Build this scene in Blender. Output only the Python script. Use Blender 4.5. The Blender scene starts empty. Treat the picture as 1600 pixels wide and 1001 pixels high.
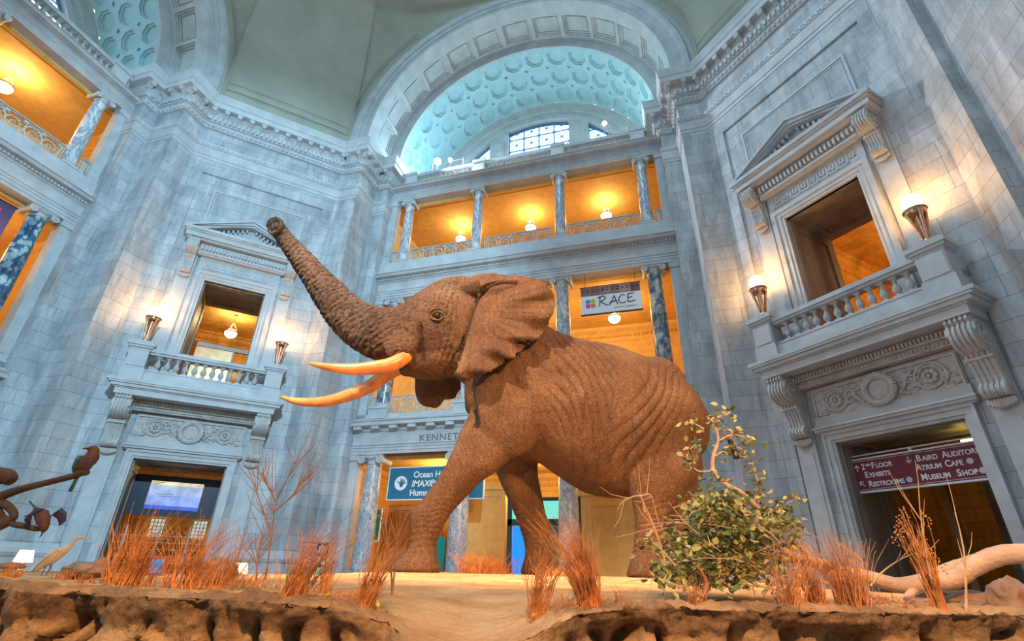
import bpy, bmesh, math, random
from mathutils import Vector, Matrix, noise
random.seed(7)
S2 = 2 ** -.5
CX, CY, A, D = -5.359, 3.156, 12.2, 15.054      # hall centre, distance to open sides and to corner walls
# ---------------------------------------------------------------- camera, world, lights, exposure
Z0 = 1.70                                   # eye height above the hall floor
FPX, PITCH, ROLL, YAW = 783.99, math.radians(26.515), math.radians(1.31), math.radians(16.871)
FW = Vector((-math.sin(YAW) * math.cos(PITCH), math.cos(YAW) * math.cos(PITCH), math.sin(PITCH)))
RT0 = Vector((math.cos(YAW), math.sin(YAW), 0)); UP0 = RT0.cross(FW)
RT = RT0 * math.cos(ROLL) + UP0 * math.sin(ROLL); UP = -RT0 * math.sin(ROLL) + UP0 * math.cos(ROLL)
HD = Vector((-math.sin(YAW), math.cos(YAW), 0))      # horizontal forward
sc = bpy.context.scene
cam = bpy.data.objects.new('camera', bpy.data.cameras.new('camera')); sc.collection.objects.link(cam)
cam.data.sensor_width = 36; cam.data.lens = FPX / 1600 * 36; cam.data.clip_end = 200; cam.data.clip_start = .05
Mc = Matrix((RT, UP, -FW)).transposed().to_4x4(); Mc.translation = (0, 0, Z0); cam.matrix_world = Mc
sc.camera = cam
w = bpy.data.worlds.new('world'); sc.world = w; w.use_nodes = True
bg = w.node_tree.nodes['Background']; bg.inputs[0].default_value = (.55, .78, 1.0, 1); bg.inputs[1].default_value = 2.2
sc.view_settings.view_transform = 'Standard'; sc.view_settings.look = 'None'
sc.view_settings.gamma = 1; sc.view_settings.use_curve_mapping = False
sc.view_settings.exposure = 0.5

def lamp(name, kind, loc, energy, color, size=.1, target=None, angle=40, blend=.5):
    d = bpy.data.lights.new(name, kind); d.energy = energy; d.color = color
    if kind == 'AREA': d.size = size
    else: d.shadow_soft_size = size
    if kind == 'SPOT': d.spot_size = math.radians(angle); d.spot_blend = blend
    o = bpy.data.objects.new(name, d); sc.collection.objects.link(o); o.location = loc
    if target is not None:
        o.rotation_euler = (Vector(target) - Vector(loc)).to_track_quat('-Z', 'Y').to_euler()
    return o
def EP(u, d, z):                                    # place from camera foot: right, forward, height above eye
    v = RT0 * u + HD * d; return Vector((v.x, v.y, z + Z0))
def PX(px, py, d):                                  # photo pixel at forward distance d
    r = FW + RT * ((px - 800) / FPX) - UP * ((py - 500.5) / FPX)
    r = r * (d / r.dot(HD)); return Vector((r.x, r.y, r.z + Z0))
# display spots that hang on the gallery fronts behind the viewer, an added fill for the sand, and skylight of the dome
lamp('display_spot_right', 'SPOT', EP(6.0, -2.5, 6.5), 6800, (1, .45, .16), .2, EP(1.0, 8, 1.2), 42, .6)
lamp('display_spot_left', 'SPOT', EP(-4.2, 1.6, 11), 9500, (1, .62, .36), .12, EP(-.8, 8, 2.6), 50, .6)
lamp('sand_fill', 'SPOT', EP(.8, -2.0, 4.0), 1500, (1, .56, .25), .2, EP(.2, 3.6, -.2), 85, .8)  # added lamp that brightens the near sand and the clay face
lamp('wall_wash_spot', 'SPOT', (3.5, -5.5, 15), 16000, (.44, .76, 1.0), .3, (-16.0, 13.5, 10), 60, .5)
lamp('wall_wash_spot', 'SPOT', (CX - 4.65, CY + A + 2.3, Z0 + 20.4), 4200, (.72, .84, 1.0), .3, (5.8, 13.6, 9), 75, .6)
lamp('dome_skylight', 'AREA', (-5.4, 3.2, 33), 1500, (.42, .75, 1.0), 9, (-5.4, 3.2, 0))

# ---------------------------------------------------------------- helpers
def frame(origin, xaxis, yaxis):
    m = Matrix((Vector(xaxis).resized(3), Vector(yaxis).resized(3), Vector((0, 0, 1)))).transposed().to_4x4()
    m.translation = origin; return m
def V3(a, b, c=0.): return Vector((a, b, c))
F_NE = frame((CX + S2 * D, CY + S2 * D, Z0), (S2, -S2, 0), (S2, S2, 0))
F_NW = frame((CX - S2 * D, CY + S2 * D, Z0), (S2, S2, 0), (-S2, S2, 0))
F_N = frame((CX, CY + A, Z0), (1, 0, 0), (0, 1, 0))
F_W = frame((CX - A, CY, Z0), (0, 1, 0), (-1, 0, 0))
T = Matrix.Translation
def R(a, ax='Z'): return Matrix.Rotation(a, 4, ax)

class MB:
    def __init__(s): s.v = []; s.f = []
    def add(s, vs, fs, M=None):
        n = len(s.v)
        s.v += [tuple(M @ Vector(p)) if M is not None else tuple(p) for p in vs]
        s.f += [tuple(i + n for i in f) for f in fs]; return s
    def box(s, x0, x1, y0, y1, z0, z1, M=None):
        vs = [(x, y, z) for x in (x0, x1) for y in (y0, y1) for z in (z0, z1)]
        return s.add(vs, [(0, 1, 3, 2), (4, 6, 7, 5), (0, 4, 5, 1), (2, 3, 7, 6), (0, 2, 6, 4), (1, 5, 7, 3)], M)
    def quad(s, a, b, c, d, M=None): return s.add([a, b, c, d], [(0, 1, 2, 3)], M)
    def lathe(s, prof, n=24, M=None, a0=0, a1=2 * math.pi):
        vs = []; full = abs(a1 - a0 - 2 * math.pi) < 1e-6; m = n if full else n + 1
        for r, z in prof:
            for k in range(m):
                t = a0 + (a1 - a0) * k / n; vs.append((r * math.cos(t), r * math.sin(t), z))
        fs = []
        for i in range(len(prof) - 1):
            for k in range(n):
                k2 = (k + 1) % m; fs.append((i * m + k, i * m + k2, (i + 1) * m + k2, (i + 1) * m + k))
        if full:
            if prof[0][0] > 1e-4: fs.append(tuple(range(m))[::-1])
            if prof[-1][0] > 1e-4: fs.append(tuple((len(prof) - 1) * m + k for k in range(m)))
        return s.add(vs, fs, M)
    def tube(s, pts, rad, n=8, M=None, cap=True):
        pts = [Vector(p) for p in pts]; L = len(pts)
        if not hasattr(rad, '__len__'): rad = [rad] * L
        vs = []; up = None
        for i, p in enumerate(pts):
            t = (pts[min(i + 1, L - 1)] - pts[max(i - 1, 0)])
            t = t.normalized() if t.length > 1e-9 else Vector((0, 0, 1))
            if up is None: up = t.orthogonal().normalized()
            up = (up - t * up.dot(t)); up = up.normalized() if up.length > 1e-6 else t.orthogonal().normalized()
            sd = t.cross(up)
            for k in range(n):
                a = 2 * math.pi * k / n; vs.append(p + (up * math.cos(a) + sd * math.sin(a)) * rad[i])
        fs = [(i * n + k, i * n + (k + 1) % n, (i + 1) * n + (k + 1) % n, (i + 1) * n + k) for i in range(L - 1) for k in range(n)]
        if cap: fs += [tuple(range(n))[::-1], tuple((L - 1) * n + k for k in range(n))]
        return s.add(vs, fs, M)
    def sweep(s, path, prof, M=None, closed_prof=True):
        P = [Vector((p[0], p[1])) for p in path]; n = len(P); N = []
        for i in range(n - 1):
            d = (P[i + 1] - P[i]).normalized(); N.append(Vector((d.y, -d.x)))
        off = []
        for i in range(n):
            a = N[max(i - 1, 0)]; b = N[min(i, n - 2)]; q = a + b; off.append(q / max(1e-6, (1 + a.dot(b))))
        vs = []
        for i in range(n):
            for o, z in prof: vs.append((P[i].x + off[i].x * o, P[i].y + off[i].y * o, z))
        m = len(prof); fs = []
        for i in range(n - 1):
            for k in range(m if closed_prof else m - 1):
                k2 = (k + 1) % m; fs.append((i * m + k, (i + 1) * m + k, (i + 1) * m + k2, i * m + k2))
        if closed_prof: fs += [tuple(range(m)), tuple((n - 1) * m + k for k in range(m))[::-1]]
        return s.add(vs, fs, M)
    def prism(s, poly, h0, h1, ax='y', M=None):       # poly of (a,b): ax y -> (a,h,b), x -> (h,a,b), z -> (a,b,h)
        fn = {'y': lambda a, b, h: (a, h, b), 'x': lambda a, b, h: (h, a, b), 'z': lambda a, b, h: (a, b, h)}[ax]
        n = len(poly); vs = [fn(a, b, h0) for a, b in poly] + [fn(a, b, h1) for a, b in poly]
        fs = [tuple(range(n)), tuple(range(n, 2 * n))[::-1]] + [(i, (i + 1) % n, n + (i + 1) % n, n + i) for i in range(n)]
        return s.add(vs, fs, M)
    def sphere(s, c, r, n=12, M=None, sx=1, sy=1, sz=1):
        m = n // 2; X = T(Vector(c)) @ Matrix.Diagonal((sx, sy, sz, 1))
        pr = [(r * math.sin(math.pi * i / m) if 0 < i < m else 0, -r * math.cos(math.pi * i / m)) for i in range(m + 1)]
        return s.lathe(pr, n, (M @ X) if M is not None else X)
    def mesh(s, name, mat, smooth=False):
        me = bpy.data.meshes.new(name); me.from_pydata(s.v, [], s.f); me.validate()
        bm = bmesh.new(); bm.from_mesh(me)
        bmesh.ops.recalc_face_normals(bm, faces=bm.faces)
        uv = bm.loops.layers.uv.new('UVMap')
        for f in bm.faces:
            n = f.normal; f.smooth = bool(smooth)
            if abs(n.z) > .8:
                for l in f.loops: l[uv].uv = (l.vert.co.x, l.vert.co.y)
            else:
                t = Vector((-n.y, n.x)); t = t.normalized() if t.length > 1e-6 else Vector((1, 0))
                for l in f.loops: l[uv].uv = (l.vert.co.x * t.x + l.vert.co.y * t.y, l.vert.co.z)
        bm.to_mesh(me); bm.free()
        if mat is not None: me.materials.append(mat)
        if smooth and smooth is not True: me.set_sharp_from_angle(angle=math.radians(smooth))
        return me
    def obj(s, name, mat, parent=None, M=None, smooth=False):
        return link(name, s.mesh(name, mat, smooth), parent, M)
def link(name, me, parent=None, M=None):
    o = bpy.data.objects.new(name, me); sc.collection.objects.link(o)
    if parent is not None: o.parent = parent
    if M is not None: o.matrix_basis = M
    return o
def tag(o, label=None, cat=None, group=None, kind=None):
    if label: o['label'] = label
    if cat: o['category'] = cat
    if group: o['group'] = group
    if kind: o['kind'] = kind
    return o
def thing(name, label, cat, M=None, group=None):
    o = bpy.data.objects.new(name, None); sc.collection.objects.link(o); o.empty_display_size = .2
    if M is not None: o.matrix_basis = M
    return tag(o, label, cat, group)
def struct(o, label=None): return tag(o, label, None, None, 'structure')
def catmull(pts, n=8):
    P = [Vector(p) for p in pts]; P = [P[0] * 2 - P[1]] + P + [P[-1] * 2 - P[-2]]; out = []
    for i in range(1, len(P) - 2):
        for k in range(n):
            t = k / n; a, b, c, d = P[i - 1:i + 3]
            out.append(.5 * ((2 * b) + (c - a) * t + (2 * a - 5 * b + 4 * c - d) * t * t + (3 * b - a - 3 * c + d) * t ** 3))
    out.append(P[-2]); return out
def lerp(a, b, t): return a + (b - a) * t
def smooth01(a, b, x):
    t = max(0, min(1, (x - a) / (b - a))); return t * t * (3 - 2 * t)

# ---------------------------------------------------------------- materials
def newmat(name):
    m = bpy.data.materials.new(name); m.use_nodes = True; nt = m.node_tree
    return m, nt, nt.nodes['Principled BSDF'], nt.nodes, nt.links
def node(nt, t, **kw):
    n = nt.nodes.new(t)
    for k, v in kw.items():
        if k in n.inputs: n.inputs[k].default_value = v
        else: setattr(n, k, v)
    return n
def ramp(nt, stops, interp='LINEAR'):
    r = nt.nodes.new('ShaderNodeValToRGB'); r.color_ramp.interpolation = interp; e = r.color_ramp.elements
    while len(e) < len(stops): e.new(.5)
    for k, (p, c) in enumerate(stops): e[k].position = p; e[k].color = (*c, 1)
    return r
def bump(nt, src, st, dist=.02, prev=None):
    b = node(nt, 'ShaderNodeBump', Strength=st, Distance=dist); nt.links.new(src, b.inputs['Height'])
    if prev is not None: nt.links.new(prev, b.inputs['Normal'])
    nt.links.new(b.outputs[0], nt.nodes['Principled BSDF'].inputs['Normal']); return b.outputs[0]
def mix(nt, f, a, b, typ='MIX', fac=None):
    m = nt.nodes.new('ShaderNodeMix'); m.data_type = 'RGBA'; m.blend_type = typ
    for s, i in ((f, 0), (a, 6), (b, 7)):
        if s is None: continue
        if isinstance(s, (int, float)): m.inputs[i].default_value = s
        elif isinstance(s, tuple): m.inputs[i].default_value = (*s, 1)
        else: nt.links.new(s, m.inputs[i])
    return m.outputs[2]
def mat_simple(name, c, rough=.6, metal=0, nscale=0, var=.15, bst=0, bscale=None, spec=.5, coord='Object', stretch=(1, 1, 1)):
    m, nt, p, N, L = newmat(name); p.inputs['Roughness'].default_value = rough; p.inputs['Metallic'].default_value = metal
    p.inputs['Specular IOR Level'].default_value = spec; p.inputs['Base Color'].default_value = (*c, 1)
    if nscale:
        tc = N.new('ShaderNodeTexCoord'); mp = node(nt, 'ShaderNodeMapping'); mp.inputs['Scale'].default_value = stretch
        L.new(tc.outputs[coord], mp.inputs[0])
        n = node(nt, 'ShaderNodeTexNoise', Scale=nscale, Detail=6.0, Roughness=.6); L.new(mp.outputs[0], n.inputs[0])
        r = ramp(nt, [(.3, tuple(x * (1 - var) for x in c)), (.7, tuple(min(1, x * (1 + var)) for x in c))])
        L.new(n.outputs[0], r.inputs[0]); L.new(r.outputs[0], p.inputs['Base Color'])
        if bst:
            n2 = node(nt, 'ShaderNodeTexNoise', Scale=bscale or nscale * 4, Detail=6.0); L.new(mp.outputs[0], n2.inputs[0])
            bump(nt, n2.outputs[0], bst)
    return m
def mat_emit(name, c, st, base=None):
    m, nt, p, N, L = newmat(name); base = base or tuple(x * .15 for x in c); p.inputs['Base Color'].default_value = (*base, 1)
    p.inputs['Emission Color'].default_value = (*c, 1); p.inputs['Emission Strength'].default_value = st; return m
def mat_blocks(name, c, bw=1.45, bh=.49, mortar=.008, veins=.25):
    m, nt, p, N, L = newmat(name); p.inputs['Roughness'].default_value = .5; p.inputs['Specular IOR Level'].default_value = .35
    tc = N.new('ShaderNodeTexCoord')
    b = node(nt, 'ShaderNodeTexBrick', Scale=1.0); b.offset = .5; b.squash = .8; b.squash_frequency = 3
    b.inputs['Brick Width'].default_value = bw; b.inputs['Row Height'].default_value = bh
    b.inputs['Mortar Size'].default_value = mortar; b.inputs['Mortar Smooth'].default_value = .35; b.inputs['Bias'].default_value = 0
    b.inputs['Color1'].default_value = (*[x * .90 for x in c], 1); b.inputs['Color2'].default_value = (*[min(1, x * 1.10) for x in c], 1)
    b.inputs['Mortar'].default_value = (*[x * .52 for x in c], 1); L.new(tc.outputs['UV'], b.inputs[0])
    n = node(nt, 'ShaderNodeTexNoise', Scale=1.0, Detail=8.0, Roughness=.62, Distortion=.6)
    mp = node(nt, 'ShaderNodeMapping'); mp.inputs['Scale'].default_value = (1.6, 1.6, .45); L.new(tc.outputs['Object'], mp.inputs[0]); L.new(mp.outputs[0], n.inputs[0])
    r = ramp(nt, [(.25, (.52, .53, .55)), (.5, (.90, .90, .90)), (.75, (1.28, 1.27, 1.24))]); L.new(n.outputs[0], r.inputs[0])
    n2 = node(nt, 'ShaderNodeTexNoise', Scale=7.0, Detail=8.0, Roughness=.7, Distortion=1.2); L.new(mp.outputs[0], n2.inputs[0])
    r2 = ramp(nt, [(.35, (.86, .86, .88)), (.6, (1.06, 1.05, 1.03))]); L.new(n2.outputs[0], r2.inputs[0])
    x = mix(nt, 1.0, b.outputs[0], r.outputs[0], 'MULTIPLY'); x = mix(nt, 1.0, x, r2.outputs[0], 'MULTIPLY'); L.new(x, p.inputs['Base Color'])
    inv = node(nt, 'ShaderNodeMath', operation='SUBTRACT'); inv.inputs[0].default_value = 1; L.new(b.outputs[1], inv.inputs[1])
    bump(nt, inv.outputs[0], .5, .015); return m
def mat_vein(name, base, vein, scale=1.2, thr=(.42, .5, .58), dist=2.5, rough=.25, stretch=(1, 1, .5)):
    m, nt, p, N, L = newmat(name); p.inputs['Roughness'].default_value = rough
    tc = N.new('ShaderNodeTexCoord'); mp = node(nt, 'ShaderNodeMapping'); mp.inputs['Scale'].default_value = stretch; L.new(tc.outputs['Object'], mp.inputs[0])
    n = node(nt, 'ShaderNodeTexNoise', Scale=scale, Detail=10.0, Roughness=.65, Distortion=dist); L.new(mp.outputs[0], n.inputs[0])
    r = ramp(nt, [(thr[0], base), (thr[1], vein), (thr[2], base)]); L.new(n.outputs[0], r.inputs[0])
    n2 = node(nt, 'ShaderNodeTexNoise', Scale=scale * 3, Detail=6.0, Distortion=1.0); L.new(mp.outputs[0], n2.inputs[0])
    r2 = ramp(nt, [(.35, (.75, .77, .8)), (.65, (1.1, 1.1, 1.1))]); L.new(n2.outputs[0], r2.inputs[0])
    L.new(mix(nt, 1.0, r.outputs[0], r2.outputs[0], 'MULTIPLY'), p.inputs['Base Color']); return m
def mat_breccia(name, light, dark, scale=6, rough=.22, lo=.05, hi=.22):
    m, nt, p, N, L = newmat(name); p.inputs['Roughness'].default_value = rough
    tc = N.new('ShaderNodeTexCoord'); mp = node(nt, 'ShaderNodeMapping'); mp.inputs['Scale'].default_value = (1, 1, .7); L.new(tc.outputs['Object'], mp.inputs[0])
    n = node(nt, 'ShaderNodeTexNoise', Scale=3.0, Detail=6.0); L.new(mp.outputs[0], n.inputs[0])
    dsp = mix(nt, .30, mp.outputs[0], n.outputs[1])
    v = node(nt, 'ShaderNodeTexVoronoi', Scale=float(scale)); v.feature = 'F1'; L.new(dsp, v.inputs['Vector'])
    r = ramp(nt, [(lo, light), (hi, dark)]); L.new(v.outputs[0], r.inputs[0])
    v2 = node(nt, 'ShaderNodeTexNoise', Scale=1.3, Detail=5.0, Distortion=1.5); L.new(mp.outputs[0], v2.inputs[0])
    r2 = ramp(nt, [(.42, (.35, .42, .5)), (.58, (1, 1, 1))]); L.new(v2.outputs[0], r2.inputs[0])
    L.new(mix(nt, 1.0, r.outputs[0], r2.outputs[0], 'MULTIPLY'), p.inputs['Base Color']); return m
M_BLOCK = mat_blocks('marble_blocks', (.50, .52, .53))
M_STONE = mat_simple('dressed_marble', (.52, .53, .53), .5, 0, 1.6, .16, .15, 9, .35)
M_CARVE = mat_simple('carved_marble', (.55, .53, .50), .6, 0, 5, .2, .6, 24, .3)
M_SOFFIT = mat_blocks('brown_marble_lining', (.33, .27, .22), 3, 3, .004)
M_GOLD = mat_simple('gold_plaster', (.80, .50, .16), .7, 0, 3, .12, .25, 60, .3)
M_GOLDW = mat_blocks('gold_wall', (.80, .50, .16), 1.2, .42, .010)
M_BROWN = mat_simple('brown_panel', (.33, .17, .07), .5, 0, 4, .2)
M_PEND = mat_simple('greygreen_plaster', (.40, .39, .31), .8, 0, .7, .10, .1, 30, .2)
M_VAULT = mat_simple('pale_vault_plaster', (.42, .62, .66), .6, 0, 2, .08, .1, 20, .3)
M_COLW = mat_vein('white_veined_marble', (.72, .72, .70), (.28, .32, .38), 1.4)
M_COLB = mat_breccia('blue_breccia_marble', (.66, .60, .48), (.17, .21, .29), 7, lo=.46, hi=.62)
M_COLD = mat_breccia('dark_blue_breccia_marble', (.50, .62, .62), (.05, .15, .25), 8, lo=.38, hi=.56)
M_COLG = mat_vein('grey_mottled_marble', (.60, .60, .58), (.20, .23, .28), 6.0, (.44, .5, .56), 1.6, .3, (1, 1, .4))
M_BRONZE = mat_simple('polished_bronze', (.62, .34, .20), .28, .9, 8, .25)
M_IRON = mat_simple('grey_painted_iron', (.50, .54, .50), .5, 0, 10, .2)
M_GLOBE = mat_emit('lamp_globe_glass', (1, .76, .38), 7)
M_GLOBET = mat_emit('torch_globe_glass', (1, .74, .38), 4.5)
M_GLASS = mat_emit('daylit_window_glass', (.78, .88, 1.0), 3.2)
M_WFRAME = mat_simple('blue_grey_window_frame', (.10, .22, .38), .5)
M_DARK = mat_simple('dark_void', (.02, .02, .025), .8)
def mat_glass(name, tint=(.85, .93, 1)):
    m, nt, p, N, L = newmat(name); N.remove(p)
    t = N.new('ShaderNodeBsdfTransparent'); t.inputs[0].default_value = (*tint, 1)
    g = node(nt, 'ShaderNodeBsdfGlossy', Roughness=.05); x = node(nt, 'ShaderNodeMixShader'); x.inputs[0].default_value = .08
    L.new(t.outputs[0], x.inputs[1]); L.new(g.outputs[0], x.inputs[2]); L.new(x.outputs[0], N['Material Output'].inputs[0]); return m
M_PANE = mat_glass('window_glass')

# ---------------------------------------------------------------- floor and shell
fl = MB(); fl.box(-32, 14, -9, 32, -.2, 0)
struct(fl.obj('floor', mat_blocks('hall_floor_marble', (.30, .27, .24), .9, .9, .01)))
# plan outline of one diagonal pier in its own frame
OUT = [(6.8, 15.2), (6.8, 14.3), (7.48, 14.3), (7.48, 12.83), (8.46, 12.83), (12.83, 8.46), (12.83, 7.48), (14.3, 7.48), (14.3, 6.8), (15.2, 6.8)]
PL = [(S2 * (x - y), S2 * (x + y) - D) for x, y in OUT]
ZF = -Z0                                            # floor in frame heights (eye level is 0)
CORN = [(0, 17.50), (.10, 17.52), (.16, 17.78), (.24, 17.80), (.24, 18.06), (.28, 18.10), (.30, 18.40), (.56, 18.42), (.56, 18.68), (.60, 18.72), (.62, 18.90), (.66, 19.10), (0, 19.12)]
ARCHI = [(0, 15.86), (.03, 15.88), (.03, 16.02), (.06, 16.04), (.06, 16.46), (.10, 16.49), (.10, 16.70), (.04, 16.74), (0, 16.74)]
def holes_wall(mb, xs, zs, holes, y):
    for i in range(len(xs) - 1):
        for j in range(len(zs) - 1):
            cx, cz = (xs[i] + xs[i + 1]) / 2, (zs[j] + zs[j + 1]) / 2
            if any(a < cx < b and c < cz < d for a, b, c, d in holes): continue
            mb.quad((xs[i], y, zs[j]), (xs[i + 1], y, zs[j]), (xs[i + 1], y, zs[j + 1]), (xs[i], y, zs[j + 1]))
def rect_frame(mb, x0, x1, z0, z1, wd, y0, y1, bottom=True):
    mb.box(x0, x0 + wd, y0, y1, z0, z1); mb.box(x1 - wd, x1, y0, y1, z0, z1)
    mb.box(x0 + wd, x1 - wd, y0, y1, z1 - wd, z1)
    if bottom: mb.box(x0 + wd, x1 - wd, y0, y1, z0, z0 + wd)

def pier_shared():
    S = {}
    w = MB(); hh = [(-1.4, 1.4, ZF, 3.13), (-1.12, 1.12, 5.5, 10.13)]
    h = 3.09; g = 2.5; gz = 15.15; rec = .07
    holes_wall(w, [-h, -g, g, h], [ZF, .45, gz, 19.1], [(-g, g, ZF, gz)], 0)
    holes_wall(w, [-g, -1.4, -1.12, 1.12, 1.4, g], [ZF, .45], hh, 0)
    holes_wall(w, [-g, -1.4, -1.12, 1.12, 1.4, g], [.45, 3.13, 5.5, 10.13, gz], hh, rec)
    for x in (-g, g): w.quad((x, 0, .45), (x, rec, .45), (x, rec, gz), (x, 0, gz))
    w.quad((-g, 0, gz), (g, 0, gz), (g, rec, gz), (-g, rec, gz))
    for seg in (PL[0:5], PL[5:10]):
        for a, b in zip(seg, seg[1:]): w.quad((*a, ZF), (*b, ZF), (*b, 19.1), (*a, 19.1))
    S['wall'] = w.mesh('pier_wall', M_BLOCK)
    m = MB(); rect_frame(m, -1.86, 1.86, 11.0, 14.45, .07, rec - .035, rec + .02, False); rect_frame(m, -1.74, 1.74, 11.0, 14.33, .03, rec - .02, rec + .02, False)
    S['panel'] = m.mesh('wall_panel_moulding', M_STONE)
    # main cornice
    m = MB(); m.sweep(PL, CORN); m.sweep(PL, ARCHI)
    run = PL[1:-1]
    for (a, b) in zip(run, run[1:]):
        a, b = Vector(a), Vector(b); L = (b - a).length; d = (b - a) / L; nn = Vector((d.y, -d.x))
        if L < .6: continue
        conv = L > 5; n = max(1, round(L / .5)) if not conv else 12
        ext = .25 if not conv else -.1
        for k in range(n + (0 if conv else 1)):
            q = a + d * ((k + .5) * L / n if conv else -.28 + (L + .30) * k / n)
            M = Matrix(((d.x, nn.x, 0), (d.y, nn.y, 0), (0, 0, 1))).to_4x4(); M.translation = (q.x, q.y, 0)
            m.box(-.10, .10, .2, .54, 18.30, 18.41, M); m.prism([(.2, 18.12), (.30, 18.14), (.42, 18.24), (.50, 18.24), (.54, 18.31), (.2, 18.31)], -.085, .085, 'x', M)
        nd = int(L / .19)
        for k in range(nd + 1):
            q = a + d * (k * L / nd); M = Matrix(((d.x, nn.x, 0), (d.y, nn.y, 0), (0, 0, 1))).to_4x4(); M.translation = (q.x, q.y, 0)
            m.box(-.055, .055, .2, .335, 17.85, 18.05, M)
            m.sphere((0, .13, 17.65), .075, 6, M, sz=1.3)
            m.box(-.09, -.02, .08, .125, 16.52, 16.68, M @ R(.5, 'Y') if False else M)
            m.sphere((.05, .10, 16.6), .05, 6, M)
    S['cornice'] = m.mesh('main_cornice', M_STONE)
    # base moulding, broken at the door
    m = MB(); pr = [(0, ZF), (.12, ZF), (.12, .08), (.16, .10), (.19, .20), (.16, .32), (.06, .36), (.04, .44), (0, .46)]
    left = PL[:5] + [(-2.45, 0)]; right = [(2.45, 0)] + PL[5:]
    m.sweep(left, pr); m.sweep(right, pr); S['base'] = m.mesh('base_moulding', M_STONE)
    # passages behind both openings
    m = MB()
    for x0, x1, z0, z1, dp in ((-1.4, 1.4, ZF, 3.13, 1.7), (-1.12, 1.12, 5.5, 10.13, 2.35)):
        y0 = .07
        m.quad((x0, y0, z0), (x0, dp, z0), (x0, dp, z1), (x0, y0, z1)); m.quad((x1, y0, z0), (x1, dp, z0), (x1, dp, z1), (x1, y0, z1))
        m.quad((x0, y0, z1), (x0, dp, z1), (x1, dp, z1), (x1, y0, z1)); m.quad((x0, y0, z0), (x0, dp, z0), (x1, dp, z0), (x1, y0, z0))
        w_ = .3
        for X in (x0, x1):
            sg = 1 if X < 0 else -1; e = X + sg * .05
            for (a, b, c, d) in ((.15, .45, z0, z1), (dp - .35, dp, z0, z1), (.45, dp - .35, z1 - .35, z1)): m.box(min(X, e), max(X, e), a, b, c, d)
        for (a, b, c, d) in ((.15, .45, x0, x1), (dp - .35, dp, x0, x1), (.45, dp - .35, x0, x0 + .3), (.45, dp - .35, x1 - .3, x1)): m.box(c, d, a, b, z1 - .05, z1)
    S['passage'] = m.mesh('passage_lining', M_SOFFIT)
    # rooms behind, gold plaster
    m = MB()
    for x0, x1, y0, y1, z0, z1, hx, hz in ((-2.6, 2.6, 1.7, 7.5, ZF, 4.1, 1.4, 3.13), (-2.3, 2.9, 2.35, 8.2, 5.5, 11.05, 1.12, 10.13)):
        m.quad((x0, y0, z0), (x0, y1, z0), (x0, y1, z1), (x0, y0, z1)); m.quad((x1, y0, z0), (x1, y1, z0), (x1, y1, z1), (x1, y0, z1))
        m.quad((x0, y1, z0), (x1, y1, z0), (x1, y1, z1), (x0, y1, z1)); m.quad((x0, y0, z1), (x1, y0, z1), (x1, y1, z1), (x0, y1, z1))
        m.quad((x0, y0, z0), (x1, y0, z0), (x1, y1, z0), (x0, y1, z0))
        holes_wall(m, [x0, -hx, hx, x1], [z0, hz, z1], [(-hx, hx, z0, hz)], y0)
        pth = [(x0, y0), (x0, y1), (x1, y1), (x1, y0)]
        m.sweep(pth, [(0, z1 - .55), (.06, z1 - .5), (.08, z1 - .35), (.18, z1 - .25), (.22, z1 - .1), (.35, z1 - .05), (.35, z1), (0, z1)])
        for k in range(60):
            q = x0 + (k + .5) * (x1 - x0) / 60; m.box(q - .02, q + .02, y1 - .17, y1 - .05, z1 - .42, z1 - .3)
    S['room'] = m.mesh('room_behind', M_GOLDW)
    # window surround pieces
    rec = .07
    m = MB()
    for sx in (-1, 1):
        for a, b, y in ((1.12, 1.22, -.02), (1.22, 1.36, -.05), (1.36, 1.5, -.09)):
            m.box(min(sx * a, sx * b), max(sx * a, sx * b), y, rec + .1, 5.5, 10.13 + (a - 1.12))
    for a, b, y in ((1.12, 1.22, -.02), (1.22, 1.36, -.05), (1.36, 1.5, -.09)):
        m.box(-b, b, y, rec + .1, 10.13 + (a - 1.12), 10.13 + (b - 1.12))
    S['w_arch'] = m.mesh('window_architrave', M_STONE)
    m = MB(); m.box(-1.5, 1.5, -.03, rec + .05, 10.51, 11.12)
    z0, z1 = 10.62, 11.02; t = .035; n = 9; wd = 2.64 / n
    def seg(x0, x1, a, b): m.box(x0, x1, -.055, -.03, a, b)
    seg(-1.36, 1.36, 11.06, 11.085); seg(-1.36, 1.36, 10.555, 10.58)
    for k in range(n):
        x = -1.32 + k * wd
        H = z1 - z0
        seg(x, x + t, z0, z1); seg(x, x + wd * .80, z1 - t, z1); seg(x + wd * .80 - t, x + wd * .80, z0 + H * .28, z1)
        seg(x + wd * .30, x + wd * .80, z0 + H * .28, z0 + H * .28 + t); seg(x + wd * .30, x + wd * .30 + t, z0 + H * .28, z0 + H * .66)
        seg(x + wd * .30, x + wd * .55, z0 + H * .66, z0 + H * .66 + t); seg(x, x + wd + t, z0, z0 + t) if k < n - 1 else None
    S['w_frieze'] = m.mesh('greek_key_frieze', M_STONE)
    # pediment
    m = MB(); W_, ZB, ZP = 2.29, 11.62, 13.08; o = .65
    m.box(-1.62, 1.62, -.20, rec + .05, 11.12, 11.62)
    m.box(-1.55, 1.55, -.26, -.2, 11.18, 11.24)
    for k in range(24):
        x = -1.5 + k * 3.0 / 23; m.box(x - .035, x + .035, -.33, -.2, 11.32, 11.52)
    for oo, za, zb in ((.45, 11.62, 11.70), (.55, 11.70, 11.9), (.60, 11.9, 11.97), (.65, 11.97, 12.10)): m.box(-W_ + (.65 - oo), W_ - (.65 - oo), -oo, rec + .05, za, zb)
    sl = (ZP - 12.10) / W_; an = math.atan(sl)
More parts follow.
